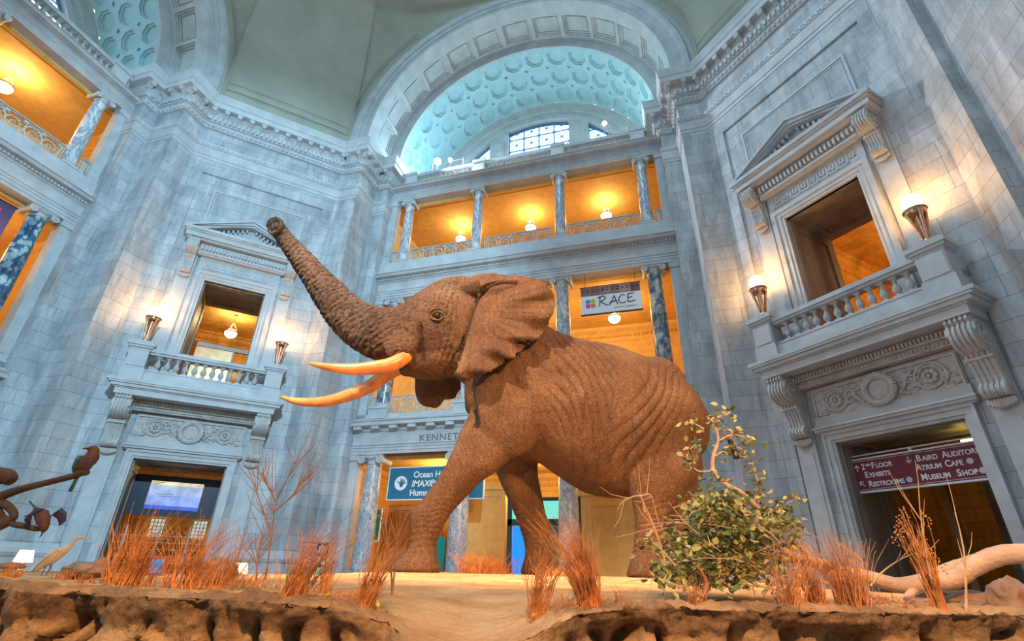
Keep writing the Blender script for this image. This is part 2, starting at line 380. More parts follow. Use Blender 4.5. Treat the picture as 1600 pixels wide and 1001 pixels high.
    for oo, lo, hi in ((.50, -.30, -.22), (.57, -.22, -.09), (.65, -.09, 0)):
        for sx in (-1, 1):
            m.prism([(sx * W_, 12.10 + hi), (0, ZP + hi), (0, ZP + lo), (sx * (W_ + (lo) / sl * 0 - .25 * (hi - lo) / .2), 12.10 + max(lo, -.0))] if lo < -.1 else
                    [(sx * W_, 12.10), (0, ZP), (0, ZP + lo), (sx * (W_ + lo / sl), 12.10)], -oo, rec + .05)
    m.prism([(-W_ + .7, 12.10), (W_ - .7, 12.10), (0, ZP - .30)], -.18, rec)
    for sx in (-1, 1):
        for k in range(9):
            x = sx * (.18 + k * .16); z = ZP - .42 - abs(x) * sl
            if z > 12.16: m.box(x - .035, x + .035, -.36, -.18, z, z + .12)
    S['w_ped'] = m.mesh('pediment', M_STONE)
    # scroll brackets
    def bracket(W_, H, P, name):
        m = MB(); out = []
        c1 = (P * .56, -H * .20); r1 = H * .185
        side = [(0, 0), (P * .95, 0), (P * .98, -H * .05)]
        for k in range(9):
            a = math.radians(40 - k * 17); side.append((c1[0] + r1 * math.cos(a) * 1.05, c1[1] + r1 * math.sin(a)))
        side += [(P * .50, -H * .43), (P * .40, -H * .50), (P * .33, -H * .60), (P * .30, -H * .70)]
        for k in range(7):
            a = math.radians(60 - k * 28); side.append((P * .26 + H * .075 * math.cos(a), -H * .79 + H * .07 * math.sin(a)))
        side += [(P * .12, -H * .86), (0, -H * .86)]
        m.prism(side, -W_ / 2, W_ / 2, 'x', R(math.pi) )
        # ribs
        for k in range(5):
            x = -W_ / 2 + (k + .5) * W_ / 5
            ctr = Vector((P * .35, -H * .4))
            rib = [(p[0] * 1.05 + .012 if p[0] > .01 else 0, p[1]) for p in side[1:]]
            m.prism(rib, x - W_ * .055, x + W_ * .055, 'x', R(math.pi))
        for sx in (-1, 1):                          # side volutes
            pts = []
            for k in range(34):
                a = k * .42; r = r1 * (1 - k / 36); pts.append((sx * (W_ / 2 + .01), -(c1[0] + r * math.cos(a)), c1[1] + r * math.sin(a)))
            m.tube(pts, r1 * .09, 5)
            m.sphere((sx * W_ / 2, -c1[0], c1[1]), r1 * .2, 8)
        m.box(-W_ * .54, W_ * .54, -P * .55, 0, -H * .46, -H * .43)
        rnd = random.Random(3)
        for k in range(9):                          # leaf drop
            t = k / 8; x = (t - .5) * W_ * .9; h_ = H * (.10 + .055 * math.cos((t - .5) * 3))
            m.sphere((x, -P * .17, -H * .87 - h_ * .35), W_ * .10, 8, None, 1, 1.0, h_ / W_ * 4.0)
        return m.mesh(name, M_CARVE, 40)
    S['bracket'] = bracket(.46, 1.9, .80, 'scroll_bracket'); S['console'] = bracket(.36, 1.62, .50, 'scroll_console')
    # raised pilaster strips
    m = MB()
    for sx in (-1, 1):
        m.box(min(sx * 1.6, sx * 2.08), max(sx * 1.6, sx * 2.08), 0, rec + .05, 5.5, 11.6)
        m.box(min(sx * 1.9, sx * 2.42), max(sx * 1.9, sx * 2.42), -.04, rec + .05, ZF, 5.0)
        m.box(min(sx * 2.0, sx * 2.32), max(sx * 2.0, sx * 2.32), -.06, -.04, ZF, 2.95)
    S['strips'] = m.mesh('pilaster_strips', M_STONE)
    # door surround
    m = MB()
    for a, b, y in ((1.4, 1.47, -.0), (1.47, 1.6, -.04), (1.6, 1.66, -.08)):
        for sx in (-1, 1): m.box(min(sx * a, sx * b), max(sx * a, sx * b), y, rec + .1, ZF, 3.13 + (a - 1.4))
        m.box(-b, b, y, rec + .1, 3.13 + (a - 1.4), 3.13 + (b - 1.4))
    S['d_arch'] = m.mesh('door_architrave', M_STONE)
    m = MB()
    for o_, a, b in ((.08, 3.39, 3.43), (.15, 3.43, 3.50), (.19, 3.50, 3.55), (.05, 3.55, 3.8)): m.box(-1.72 - o_ * .4, 1.72 + o_ * .4, -o_, rec + .1, a, b)
    S['d_lintel'] = m.mesh('lintel_cornice', M_STONE)
    m = MB(); m.box(-1.7, 1.7, -.0, rec + .05, 3.78, 4.62); rect_frame(m, -1.68, 1.68, 3.78, 4.56, .05, -.05, 0)
    for k in range(2):
        m.box(-1.9, 1.9, -.22 - .10 * k, rec, 4.66 + .16 * k, 4.82 + .18 * k)
    for k in range(44):
        x = -1.86 + k * 3.72 / 43; m.sphere((x, -.24, 4.74), .05, 6); m.box(x - .025, x + .025, -.40, -.32, 4.86, 4.96)
    S['d_panel'] = m.mesh('door_panel', M_CARVE)
    m = MB(); rnd = random.Random(5)
    pts = [(.33 * math.cos(a), 0, .33 * math.sin(a)) for a in [2 * math.pi * k / 36 for k in range(37)]]
    m.tube(pts, .085, 10)
    for k in range(64):
        a = 2 * math.pi * k / 64; rr = .33 + .07 * (1 if k % 2 else -1)
        m.sphere((rr * math.cos(a), -.055, rr * math.sin(a)), .035, 6, None, 1.3, 1, .8)
    m.prism([(.26 * math.cos(2 * math.pi * k / 28), .26 * math.sin(2 * math.pi * k / 28)) for k in range(28)], -.02, .04)
    S['wreath'] = m.mesh('wreath', M_CARVE, 50)
    m = MB()
    pts = []
    for k in range(60):                             # rinceau spiral with a rosette
        a = -.6 + k * .17; r = .34 - k * .0022; pts.append((r * math.cos(a), -.01, r * math.sin(a)))
    m.tube(pts, [.032 - .0002 * k for k in range(60)], 7)
    for k in range(8):
        a = 2 * math.pi * k / 8; m.sphere((.12 * math.cos(a), -.02, .12 * math.sin(a)), .065, 8, None, 1, .7, 1)
    m.sphere((0, -.04, 0), .05, 8)
    for k in range(16):
        a = -.6 + k * .6; r = .30 - k * .004; m.sphere((r * math.cos(a), -.01, r * math.sin(a)), .045, 6, None, 1, .6, 1)
    S['rosette'] = m.mesh('rosette_scroll', M_CARVE, 50)
    m = MB(); rnd = random.Random(2)
    for sx in (-1, 1):
        pts = catmull([(sx * .40, -.01, -.22), (sx * .55, -.02, -.05), (sx * .62, -.02, .12), (sx * .80, -.02, .25)], 8); m.tube(pts, .035, 6)
        for k in range(26):
            x = sx * rnd.uniform(.42, .82); z = rnd.uniform(-.28, .28); m.sphere((x, -.01, z), rnd.uniform(.025, .05), 6, R(0), 1.4, .6, .8)
        for k in range(14):
            x = sx * rnd.uniform(1.32, 1.58); z = rnd.uniform(-.30, .0); m.sphere((x, -.01, z), rnd.uniform(.02, .045), 6, None, 1.4, .6, .8)
    S['leaves'] = m.mesh('acanthus_leaves', M_CARVE, 50)
    # balcony
    m = MB()
    for a, o_, z0, z1 in ((2.45, .85, 5.0, 5.2), (2.50, .89, 5.2, 5.24), (2.60, .95, 5.24, 5.34), (2.66, 1.0, 5.34, 5.40), (2.72, 1.02, 5.40, 5.50)): m.box(-a, a, -o_, .3, z0, z1)
    S['slab'] = m.mesh('balcony_slab', M_STONE)
    m = MB(); m.box(-1.86, 1.86, -.72, -.44, 5.50, 5.95); m.box(-1.86, 1.86, -.74, -.42, 5.9, 5.95); S['plinth'] = m.mesh('balcony_plinth', M_STONE)
    m = MB(); m.box(-1.86, 1.86, -.75, -.41, 6.50, 6.58); m.box(-1.86, 1.86, -.80, -.36, 6.58, 6.70); S['rail'] = m.mesh('balcony_handrail', M_STONE)
    m = MB(); m.box(-.33, .33, -.27, .27, 5.5, 5.95); m.box(-.29, .29, -.25, .25, 5.95, 6.6); m.box(-.26, .26, -.275, -.25, 6.0, 6.55)
    for a, z0, z1 in ((.31, 6.6, 6.66), (.36, 6.66, 6.74), (.40, 6.74, 6.86)): m.box(-a, a, -a + .05, a - .05, z0, z1)
    m.box(-.30, .30, -.22, .22, 6.86, 6.96); S['ped'] = m.mesh('balcony_pedestal', M_STONE)
    h = .55
    m = MB(); m.box(-.085, .085, -.085, .085, 0, .06); m.box(-.08, .08, -.08, .08, h - .05, h)
    m.lathe([(.05, .06), (.055, .09), (.04, .11), (.075, .16), (.098, .22), (.085, .29), (.045, .38), (.04, .42), (.055, .44), (.04, .46), (.07, .5)], 14)
    S['bal'] = m.mesh('baluster', M_CARVE, 40)
    return S
PS = pier_shared()

def torch(Mt, label, power=55):
    t = thing('torch_lamp', label, 'lamp', Mt, 'bronze torch lamps on the balcony pedestals')
    if 'torch' not in PS:
        m = MB(); m.lathe([(.20, 0), (.20, .03), (.12, .06), (.10, .12), (.05, .14), (0, .14)], 20); PS['tbase'] = m.mesh('base', M_BRONZE, 40)
        m = MB(); m.lathe([(.10, .80), (.19, .82), (.22, .86), (.22, .92), (.25, .94), (.25, .97), (.19, .99), (.12, 1.03), (0, 1.04)], 24)
        for k in range(16):
            a = 2 * math.pi * k / 16; m.sphere((.235 * math.cos(a), .235 * math.sin(a), .955), .028, 6)
        PS['tring'] = m.mesh('ring', M_BRONZE, 40)
        m = MB(); m.tube([(.07, 0, .08), (.10, 0, .35), (.15, 0, .65), (.195, 0, .88)], [.028, .034, .040, .046], 8); PS['tleg'] = m.mesh('leg', M_BRONZE, 60)
        m = MB(); m.tube([(0, 0, .1), (0, 0, .85)], [.05, .07], 12); PS['tcore'] = m.mesh('core', M_BRONZE, 60)
        m = MB(); m.sphere((0, 0, 1.21), .22, 20); PS['torch'] = m.mesh('globe', M_GLOBET, 60)
    link('base', PS['tbase'], t); link('ring', PS['tring'], t); link('core', PS['tcore'], t)
    for k in range(4): link('leg', PS['tleg'], t, R(math.pi / 4 + k * math.pi / 2))
    g = link('globe', PS['torch'], t)
    p = Mt @ Vector((0, -.0, 1.19)); l = lamp('torch_light', 'POINT', (Mt @ Vector((0, -.05, 1.55))), power, (1, .46, .11), .05)

def pier(F, side, torch_labels, desc):
    for k, n in (('wall', f'wall_{side}'), ('passage', f'wall_{side}_passage'), ('room', f'wall_{side}_room')):
        struct(link(n, PS[k], None, F))
    struct(link(f'trim_{1 if side == "northeast" else 2}', PS['cornice'], None, F)); struct(link(f'baseboard_{side}', PS['base'], None, F))
    struct(link(f'trim_{3 if side == "northeast" else 4}', PS['panel'], None, F)); struct(link(f'trim_{5 if side == "northeast" else 6}', PS['strips'], None, F))
    G = {'w': 'stone window surrounds over the balconies', 'd': 'carved door surrounds in the corner piers', 'b': 'stone balconies of the corner piers'}
    t = thing('window_surround', f'pedimented stone window surround with greek key frieze, {desc}', 'window frame', F, G['w'])
    link('architrave', PS['w_arch'], t); link('frieze', PS['w_frieze'], t); link('pediment', PS['w_ped'], t)
    for sx in (-1, 1): link('console', PS['console'], t, T((sx * 1.84, -.0, 11.62)))
    t = thing('door_surround', f'stone doorway surround with carved wreath panel, {desc}', 'doorway', F, G['d'])
    link('architrave', PS['d_arch'], t); link('lintel', PS['d_lintel'], t); pn = link('frieze_panel', PS['d_panel'], t)
    link('wreath', PS['wreath'], pn, T((0, -.06, 4.17)))
    for sx in (-1, 1): link('rosette', PS['rosette'], pn, T((sx * 1.08, -.02, 4.17)) @ Matrix.Diagonal((sx, 1, 1, 1)))
    link('leaves', PS['leaves'], pn, T((0, -.02, 4.17)))
    t = thing('balcony', f'stone balcony on scroll brackets with baluster rail, {desc}', 'balcony', F, G['b'])
    link('slab', PS['slab'], t); link('plinth', PS['plinth'], t); link('handrail', PS['rail'], t)
    for sx in (-1, 1): link('bracket', PS['bracket'], t, T((sx * 2.15, -.0, 5.0))); link('pedestal', PS['ped'], t, T((sx * 2.17, -.58, 0)))
    for k in range(12): link('baluster', PS['bal'], t, T((-1.56 + k * 3.12 / 11, -.58, 5.95)))
    for sx, lb in zip((-1, 1), torch_labels): torch(F @ T((sx * 2.17, -.55, 6.96)), lb)
pier(F_NE, 'northeast', ('bronze torch lamp on the left pedestal of the right-hand balcony', 'bronze torch lamp on the right pedestal of the right-hand balcony'), 'above the maroon directory sign')
pier(F_NW, 'northwest', ('bronze torch lamp on the left pedestal of the balcony left of the trunk', 'bronze torch lamp on the right pedestal of the balcony left of the trunk'), 'left of the raised trunk')
# ---------------------------------------------------------------- open bays: entablatures, columns, galleries, arch and vault
ZC = 19.9
def bay_shared():
    S = {}; p0 = [(-6.8, 2.6), (6.8, 2.6)]
    def ent(zb, zarch, zfr, zc, zt, mod):
        m = MB(); h = zarch - zb
        pr = [(-.55, zb), (.0, zb), (.0, zb + h * .33), (.03, zb + h * .36), (.03, zb + h * .66), (.06, zb + h * .7), (.06, zb + h * .9), (.1, zarch), (.0, zarch + .03), (.0, zfr), (.06, zfr + .04)]
        if mod == 'dent': pr += [(.08, zfr + .06), (.08, zc - .16), (.14, zc - .14), (.30, zc - .12), (.34, zc - .02), (.40, zc)]
        else: pr += [(.07, zfr + .10), (.10, zc - .24), (.34, zc - .22), (.34, zc - .08), (.38, zc - .06), (.40, zc)]
        pr += [(.12, zc + .02), (.06, zt), (-.55, zt)]
        m.sweep(p0, pr)
        if mod == 'dent':
            for k in range(110):
                x = -6.75 + (k + .5) * 13.5 / 110; m.box(x - .038, x + .038, 2.44, 2.54, zfr + .09, zc - .17)
        else:
            for k in range(17):
                x = -6.5 + k * 13.0 / 16; m.box(x - .17, x + .17, 2.30, 2.56, zc - .36, zc - .23)
        return m
    S['e1'] = ent(4.07, 4.42, 4.95, 5.38, 5.52, 'mod').mesh('entablature_low', M_STONE)
    S['e2'] = ent(11.2, 11.58, 12.05, 12.40, 13.2, 'dent').mesh('entablature_mid', M_STONE)
    S['e3'] = ent(17.0, 17.25, 17.50, 17.72, 17.80, 'dent').mesh('entablature_top', M_STONE)
    m = MB(); m.box(-6.8, 6.8, 2.62, 3.2, 5.5, 5.72); S['sill1'] = m.mesh('sill', M_STONE)
    # pilasters at the ends, galleries
    m = MB()
    for z0, z1 in ((ZF, 4.07), (5.5, 11.2), (13.2, 17.0)):
        for sx in (-1, 1):
            a, b = sorted((sx * 6.45, sx * 6.8)); m.box(a, b, 2.68, 3.1, z0, z1 - .05)
            a, b = sorted((sx * 6.40, sx * 6.8)); m.box(a, b, 2.62, 3.1, z1 - .22, z1); m.box(a, b, 2.62, 3.1, z0, z0 + .3 if z0 > 0 else .0)
            a, b = sorted((sx * 6.56, sx * 6.70)); m.box(a, b, 2.66, 2.68, z0 + .5, z1 - .4)
    S['pil'] = m.mesh('pilasters', M_STONE)
    m = MB(); dp = 8.4
    for z0, z1 in ((ZF, 4.07), (5.5, 11.25), (13.0, 17.02)):
        X = 7.6
        for x in (-X, X): m.quad((x, 2.6, z0), (x, dp, z0), (x, dp, z1), (x, 2.6, z1))
        m.quad((-X, dp, z0), (X, dp, z0), (X, dp, z1), (-X, dp, z1)); m.quad((-X, 2.6, z1), (X, 2.6, z1), (X, dp, z1), (-X, dp, z1)); m.quad((-X, 2.6, z0), (X, 2.6, z0), (X, dp, z0), (-X, dp, z0))
        m.sweep([(-X, 2.7), (-X, dp), (X, dp), (X, 2.7)], [(0, z1 - .75), (.05, z1 - .7), (.05, z1 - .55), (.10, z1 - .5), (.12, z1 - .3), (.30, z1 - .15), (.35, z1), (0, z1)])
        m.sweep([(-X, 3.12), (X, 3.12)], [(0, z1 - .16), (.05, z1 - .14), (.05, z1 - .0), (0, z1)])
        m.box(-X, X, 3.15, 3.27, z1 - .10, z1); m.box(-X, X, 3.45, 3.52, z1 - .05, z1)
        for k in range(80):
            x = -X + (k + .5) * 2 * X / 80; m.box(x - .03, x + .03, dp - .22, dp - .08, z1 - .5, z1 - .36)
        for xc in (-5.8, -2.03, 2.03, 5.8):
            m.box(xc - .3, xc + .3, dp - .10, dp, z0, z1 - .7)
    S['gal'] = m.mesh('gallery_plaster', M_GOLD)
    # parapet pieces
    m = MB(); m.box(-6.8, 6.8, 2.62, 2.95, 17.78, 18.0); S['pbase'] = m.mesh('parapet_plinth', M_STONE)
    m = MB(); m.box(-6.8, 6.8, 2.60, 2.97, 18.5, 18.68); S['prail'] = m.mesh('parapet_rail', M_STONE)
    m = MB(); m.box(-.33, .33, -.2, .2, 17.8, 18.62); m.box(-.26, .26, -.22, -.2, 17.95, 18.5); m.box(-.36, .36, -.24, .24, 18.62, 18.80); S['pped'] = m.mesh('parapet_pedestal', M_STONE)
    h = .5; m = MB(); m.box(-.085, .085, -.085, .085, 0, .05); m.box(-.09, .09, -.09, .09, h - .08, h)
    m.lathe([(.05, .05), (.085, .12), (.09, .18), (.05, .3), (.04, .38), (.075, .43)], 8); S['pbal'] = m.mesh('parapet_baluster', M_STONE, 40)
    # arch: soffit with square coffers, archivolt, ring, octagon vault
    def cyl(th, y, r): return (r * math.cos(th), y, ZC + r * math.sin(th))
    def arc(mb, prof, n=90, base=19.1, inner=None):
        ths = [math.pi * k / n for k in range(n + 1)]
        cols = [[(r, y, base) for r, y in prof]] + [[cyl(t, y, r) for r, y in prof] for t in ths] + [[(-r, y, base) for r, y in prof]]
        vs = [p for c in cols for p in c]; m_ = len(prof)
        mb.add(vs, [(i * m_ + k, (i + 1) * m_ + k, (i + 1) * m_ + k + 1, i * m_ + k + 1) for i in range(len(cols) - 1) for k in range(m_ - 1)])
    m = MB()
    arc(m, [(7.48, .63), (7.70, .63), (7.72, .58), (7.95, .56), (7.98, .50), (8.12, .44), (8.28, .44), (8.34, .50), (8.40, .58), (8.55, .63), (8.60, .63)])
    S['archivolt'] = m.mesh('archivolt', M_STONE, 30)
    m = MB(); Rr = 7.48; a0 = math.radians(90 - 6.5 * 13.3); st = math.radians(13.3)
    arc(m, [(Rr, .63), (Rr, 1.33)]); arc(m, [(Rr, 2.72), (Rr - .03, 2.74), (Rr - .05, 2.80), (6.84, 2.80), (6.84, 2.90)]); arc(m, [(7.95, .66), (7.95, 2.85)])  # outermost shell is an added, unseen light block behind the coffers
    for t0 in (0, math.pi - a0):
        m.quad(cyl(t0, 1.33, Rr), cyl(t0 + a0, 1.33, Rr), cyl(t0 + a0, 2.72, Rr), cyl(t0, 2.72, Rr))
    for sx in (-1, 1): m.quad((sx * Rr, 1.33, 17.8), (sx * Rr, 2.8, 17.8), (sx * Rr, 2.8, ZC), (sx * Rr, 1.33, ZC))
    def coff(ta, tb, ya, yb, steps):
        # steps: (inset, depth)
        rects = []
        for ins, dpt in steps:
            r = Rr + dpt; da = ins / Rr; q = [lerp(ta + da, tb - da, i / 6) for i in range(7)]
            rects.append([cyl(t, ya + ins, r) for t in q] + [cyl(t, yb - ins, r) for t in q[::-1]])
        for A_, B_ in zip(rects, rects[1:]):
            for k in range(14): m.quad(A_[k], A_[(k + 1) % 14], B_[(k + 1) % 14], B_[k])
        R_ = rects[-1]
        for k in range(6): m.quad(R_[k], R_[k + 1], R_[12 - k], R_[13 - k])
    for k in range(13):
        coff(a0 + k * st, a0 + (k + 1) * st, 1.33, 2.72, [(0, 0), (.10, 0), (.10, .07), (.16, .08), (.16, .15), (.23, .17), (.23, .22), (.30, .22), (.31, .17)])
    S['soffit'] = m.mesh('arch_soffit', M_STONE)
    m = MB(); Rv = 6.9; st = math.radians(10.7); a0 = math.pi / 2 - 8 * st; y0 = 2.86; L = 1.305
    def P(a, b, t0, yc, dpt):                       # a along arc, b along axis (metres) about cell centre
        return cyl(t0 + a / Rv, yc + b, Rv + dpt)
    hs = Rv * st / 2; hl = L / 2
    for i in range(16):
        for j in range(3):
            t0 = a0 + (i + .5) * st; yc = y0 + (j + .5) * L; c = .13
            bnd = [(hs, -(hl - c)), (hs, hl - c), (hs - c, hl), (-(hs - c), hl), (-hs, hl - c), (-hs, -(hl - c)), (-(hs - c), -hl), (hs - c, -hl)]
            oc = lambda r: [(r * math.cos(math.radians(-22.5 + 45 * k)), r * math.sin(math.radians(-22.5 + 45 * k))) for k in range(8)]
            rings = [[P(*q, t0, yc, 0) for q in bnd], [P(*q, t0, yc, 0) for q in oc(.56)], [P(*q, t0, yc, .09) for q in oc(.55)], [P(*q, t0, yc, .09) for q in oc(.48)],
                     [P(*q, t0, yc, .18) for q in oc(.46)], [P(*q, t0, yc, .18) for q in oc(.38)]]
            for A_, B_ in zip(rings, rings[1:]):
                for k in range(8): m.quad(A_[k], A_[(k + 1) % 8], B_[(k + 1) % 8], B_[k])
            m.add(rings[-1], [tuple(range(8))])
            for sx, sy in ((1, 1), (1, -1), (-1, 1), (-1, -1)):
                q1, q2, q3 = (sx * hs, sy * (hl - c)), (sx * (hs - c), sy * hl), (sx * hs, sy * hl)
                a_, b_, c_, d_, e_ = P(*q1, t0, yc, 0), P(*q2, t0, yc, 0), P(*q2, t0, yc, .09), P(*q1, t0, yc, .09), P(*q3, t0, yc, .09)
                m.quad(a_, b_, c_, d_); m.add([c_, d_, e_], [(0, 1, 2)])
    for lo, hi in ((0, a0), (math.pi - a0, math.pi)):
        m.quad(cyl(lo, y0, Rv), cyl(hi, y0, Rv), cyl(hi, 7.0, Rv), cyl(lo, 7.0, Rv))
    for sx in (-1, 1): m.quad((sx * Rv, y0, 17.6), (sx * Rv, 7.0, 17.6), (sx * Rv, 7.0, ZC), (sx * Rv, y0, ZC))
    m2 = MB(); arc(m2, [(Rv, y0 + 3 * L), (Rv, 7.1)], 60); arc(m2, [(7.35, 2.8), (7.35, 7.2)], 60); m.add(m2.v, m2.f)  # wider arc: unseen shell added to keep light out of the vault
    S['vault'] = m.mesh('coffered_vault', M_VAULT)
    # lunette wall with three openings
    m = MB(); yl = 7.0; n = 60; base = 17.6; ri, ro = 5.75, 6.95
    vs = []; fs = []
    def ztop(x): return ZC + math.sqrt(max(0, ri * ri - x * x))
    xs = sorted(set([-ri + .0] + [-ri + k * 2 * ri / 60 for k in range(61)] + [-1.95, 1.95, -3.15, 3.15, -5.3, 5.3]))
    for a, b in zip(xs, xs[1:]):
        mid = (a + b) / 2; opn = abs(mid) < 1.95 or 3.15 < abs(mid) < 5.3
        if opn:
            m.quad((a, yl, base), (b, yl, base), (b, yl, 18.9), (a, yl, 18.9))
        else: m.quad((a, yl, base), (b, yl, base), (b, yl, ztop(b)), (a, yl, ztop(a)))
    arc(m, [(ri, yl + .5), (ri, yl - .06), (ri + .25, yl - .08), (ri + .28, yl - .03), (ri + .6, yl - .03), (ri + .62, yl - .12), (6.84, yl - .14), (6.84, yl - .20), (ro, yl - .20), (ro, yl)], 60, base)
    for xe in (-5.3, -3.15, -1.95, 1.95, 3.15, 5.3):
        m.quad((xe, yl, 18.9), (xe, yl + .5, 18.9), (xe, yl + .5, ztop(xe)), (xe, yl, ztop(xe)))
    for xc in (-2.55, 2.55): m.box(xc - .35, xc + .35, yl - .05, yl, 18.9, ZC + 4.4)
    m.quad((-ri, yl, 18.9), (ri, yl, 18.9), (ri, yl + .5, 18.9), (-ri, yl + .5, 18.9))
    S['lunette'] = m.mesh('lunette_wall', M_STONE)
    m = MB(); yw = yl + .3
    def bar(x0, z0_, x1, z1_, w_):
        if z0_ > ztop(x0) + .01 or z1_ > ztop(x1) + .01:
            # clip the upper end against the curve
            if z0_ > z1_: x0, z0_, x1, z1_ = x1, z1_, x0, z0_
            if z0_ > ztop(x0): return
            lo, hi = 0., 1.
            for _ in range(18):
                t = (lo + hi) / 2; X = lerp(x0, x1, t); Z = lerp(z0_, z1_, t)
                if Z < ztop(X): lo = t
                else: hi = t
            x1, z1_ = lerp(x0, x1, lo), lerp(z0_, z1_, lo)
        if abs(x1 - x0) + abs(z1_ - z0_) > .02: m.tube([(x0, yw, z0_), (x1, yw, z1_)], w_, 4)
    c = .96
    for x0, x1 in ((-1.95, 1.95), (-5.3, -3.15), (3.15, 5.3)):
        nx = round((x1 - x0) / c); cw = (x1 - x0) / nx
        for i in range(nx + 1): bar(x0 + i * cw, 18.9, x0 + i * cw, 26, .045)
        for j in range(8):
            z = 18.9 + j * cw
            for i in range(nx): bar(x0 + i * cw, z, x0 + (i + 1) * cw, z, .035)
        for i in range(nx):
            for j in range(8):
                xa, xb, za, zb = x0 + i * cw, x0 + (i + 1) * cw, 18.9 + j * cw, 18.9 + (j + 1) * cw
                bar(xa, za, xb, zb, .016) ; bar(xb, za, xa, zb, .016)
                bar((xa + xb) / 2, za, (xa + xb) / 2, zb, .012); bar(xa, (za + zb) / 2, xb, (za + zb) / 2, .012)
                if (za + zb) / 2 < ztop((xa + xb) / 2) - .1: m.box((xa + xb) / 2 - .06, (xa + xb) / 2 + .06, yw - .03, yw + .03, (za + zb) / 2 - .06, (za + zb) / 2 + .06)
        k = 24
        for i in range(k): 
            a, b = lerp(x0, x1, i / k), lerp(x0, x1, (i + 1) / k); m.quad((a, yw - .05, ztop(a)), (b, yw - .05, ztop(b)), (b, yw - .05, ztop(b) - .28), (a, yw - .05, ztop(a) - .28))
    S['wframe'] = m.mesh('window_frame', M_WFRAME)
    m = MB()
    for x0, x1 in ((-1.95, 1.95), (-5.3, -3.15), (3.15, 5.3)):
        k = 16
        for i in range(k):
            a, b = lerp(x0, x1, i / k), lerp(x0, x1, (i + 1) / k); m.quad((a, yw + .05, 18.9), (b, yw + .05, 18.9), (b, yw + .05, ztop(b)), (a, yw + .05, ztop(a)))
    S['wpane'] = m.mesh('window_pane', M_PANE)
    # small arched openings at the foot of the vault
    m = MB()
    for sx in (-1, 1):
        yc, r = 3.75, .78
        arcp = [(yc + r * math.cos(math.pi * k / 14), 18.95 + r * 1.0 * math.sin(math.pi * k / 14)) for k in range(15)] + [(yc - r, 17.8), (yc + r, 17.8)]
        a, b = sorted((sx * 6.86, sx * 6.96)); m.prism(arcp, a, b, 'x')
    S['niche'] = m.mesh('niche', M_BROWN)
    m = MB()
    for sx in (-1, 1):
        pts = [(sx * 6.86, 3.75 + .86 * math.cos(math.pi * k / 14), 18.95 + .86 * math.sin(math.pi * k / 14)) for k in range(15)]; m.tube(pts, .09, 6)
    S['nichearch'] = m.mesh('niche_arch', M_STONE, 60)
    # scroll railing panels
    def railing(w_, h_, name):
        f = MB(); f.box(-w_ / 2, w_ / 2, -.02, .02, 0, .04); f.box(-w_ / 2, w_ / 2, -.02, .02, h_ - .10, h_ - .07); f.box(-w_ / 2, w_ / 2, -.035, .035, h_ - .035, h_)
        for sx in (-1, 1): a, b = sorted((sx * (w_ / 2), sx * (w_ / 2 - .035))); f.box(a, b, -.02, .02, 0, h_); a, b = sorted((sx * (w_ / 2 - .10), sx * (w_ / 2 - .13))); f.box(a, b, -.02, .02, .04, h_ - .07)
        s_ = MB(); H = h_ - .16; n = max(1, round((w_ - .3) / (H * .92))); cw = (w_ - .3) / n
        if w_ < .8:
            rect_frame(s_, -w_ * .16, w_ * .16, .12, h_ - .16, .035, -.02, .02); s_.box(-.015, .015, -.02, .02, .04, h_ - .07)
        else:
            for k in range(n):
                x = -w_ / 2 + .15 + (k + .5) * cw; sg = 1 if k % 2 else -1; zc = .06 + H / 2; pts = []
                for i in range(30):
                    a = i * .42; r = H * .48 * (1 - i / 33); pts.append((x + r * math.cos(a) * 1.0, 0, zc + sg * r * math.sin(a)))
                s_.tube(pts, [.034 - .0006 * i for i in range(30)], 4)
                s_.tube([(x + H * .48, 0, zc), (x + cw * .55, 0, zc - sg * H * .25), (x + cw * .62, 0, zc - sg * H * .46)], .026, 4)
                s_.tube([(x - H * .3, 0, zc - sg * H * .34), (x - cw * .5, 0, zc - sg * H * .46), (x - cw * .62, 0, zc - sg * H * .2)], .026, 4)
                for i in range(6): a = i * 1.05; s_.sphere((x + H * .10 * math.cos(a), 0, zc + H * .10 * math.sin(a)), .036, 5)
                for i in range(12): a = i * .52; s_.sphere((x + H * .36 * math.cos(a), 0, zc + H * .36 * math.sin(a)), .034, 5, None, 1.5, .5, .8)
                for q in ((-.45, .42), (.45, -.42), (-.45, -.42), (.45, .42)): s_.sphere((x + q[0] * cw, 0, zc + q[1] * H), .06, 6)
        return f.mesh('rail_frame', M_IRON), s_.mesh('scrollwork', M_IRON)
    S['rail_w'] = railing(3.2, .82, 'wide'); S['rail_s'] = railing(.36, .82, 'small')
    # ionic columns
    def column(h, r, mat, tag_):
        s_ = MB(); s_.lathe([(r * .98, r * .9), (r, h * .3), (r * .97, h * .6), (r * .84, h - r * 1.15)], 28)
        b = MB(); b.box(-r * 1.35, r * 1.35, -r * 1.35, r * 1.35, 0, r * .35); b.lathe([(r * 1.3, r * .35), (r * 1.36, r * .48), (r * 1.28, r * .6), (r * 1.1, r * .66), (r * 1.2, r * .78), (r * 1.1, r * .88), (r * .98, r * .92)], 28)
        c = MB(); z = h
        c.box(-r * 1.22, r * 1.22, -r * 1.22, r * 1.22, z - r * .16, z); c.box(-r * 1.15, r * 1.15, -r * 1.1, r * 1.1, z - r * .42, z - r * .16)
        c.lathe([(r * .84, z - r * 1.15), (r * .92, z - r * 1.08), (r * .84, z - r * 1.0), (r * .86, z - r * .7), (r * 1.08, z - r * .5), (r * 1.08, z - r * .4)], 24)
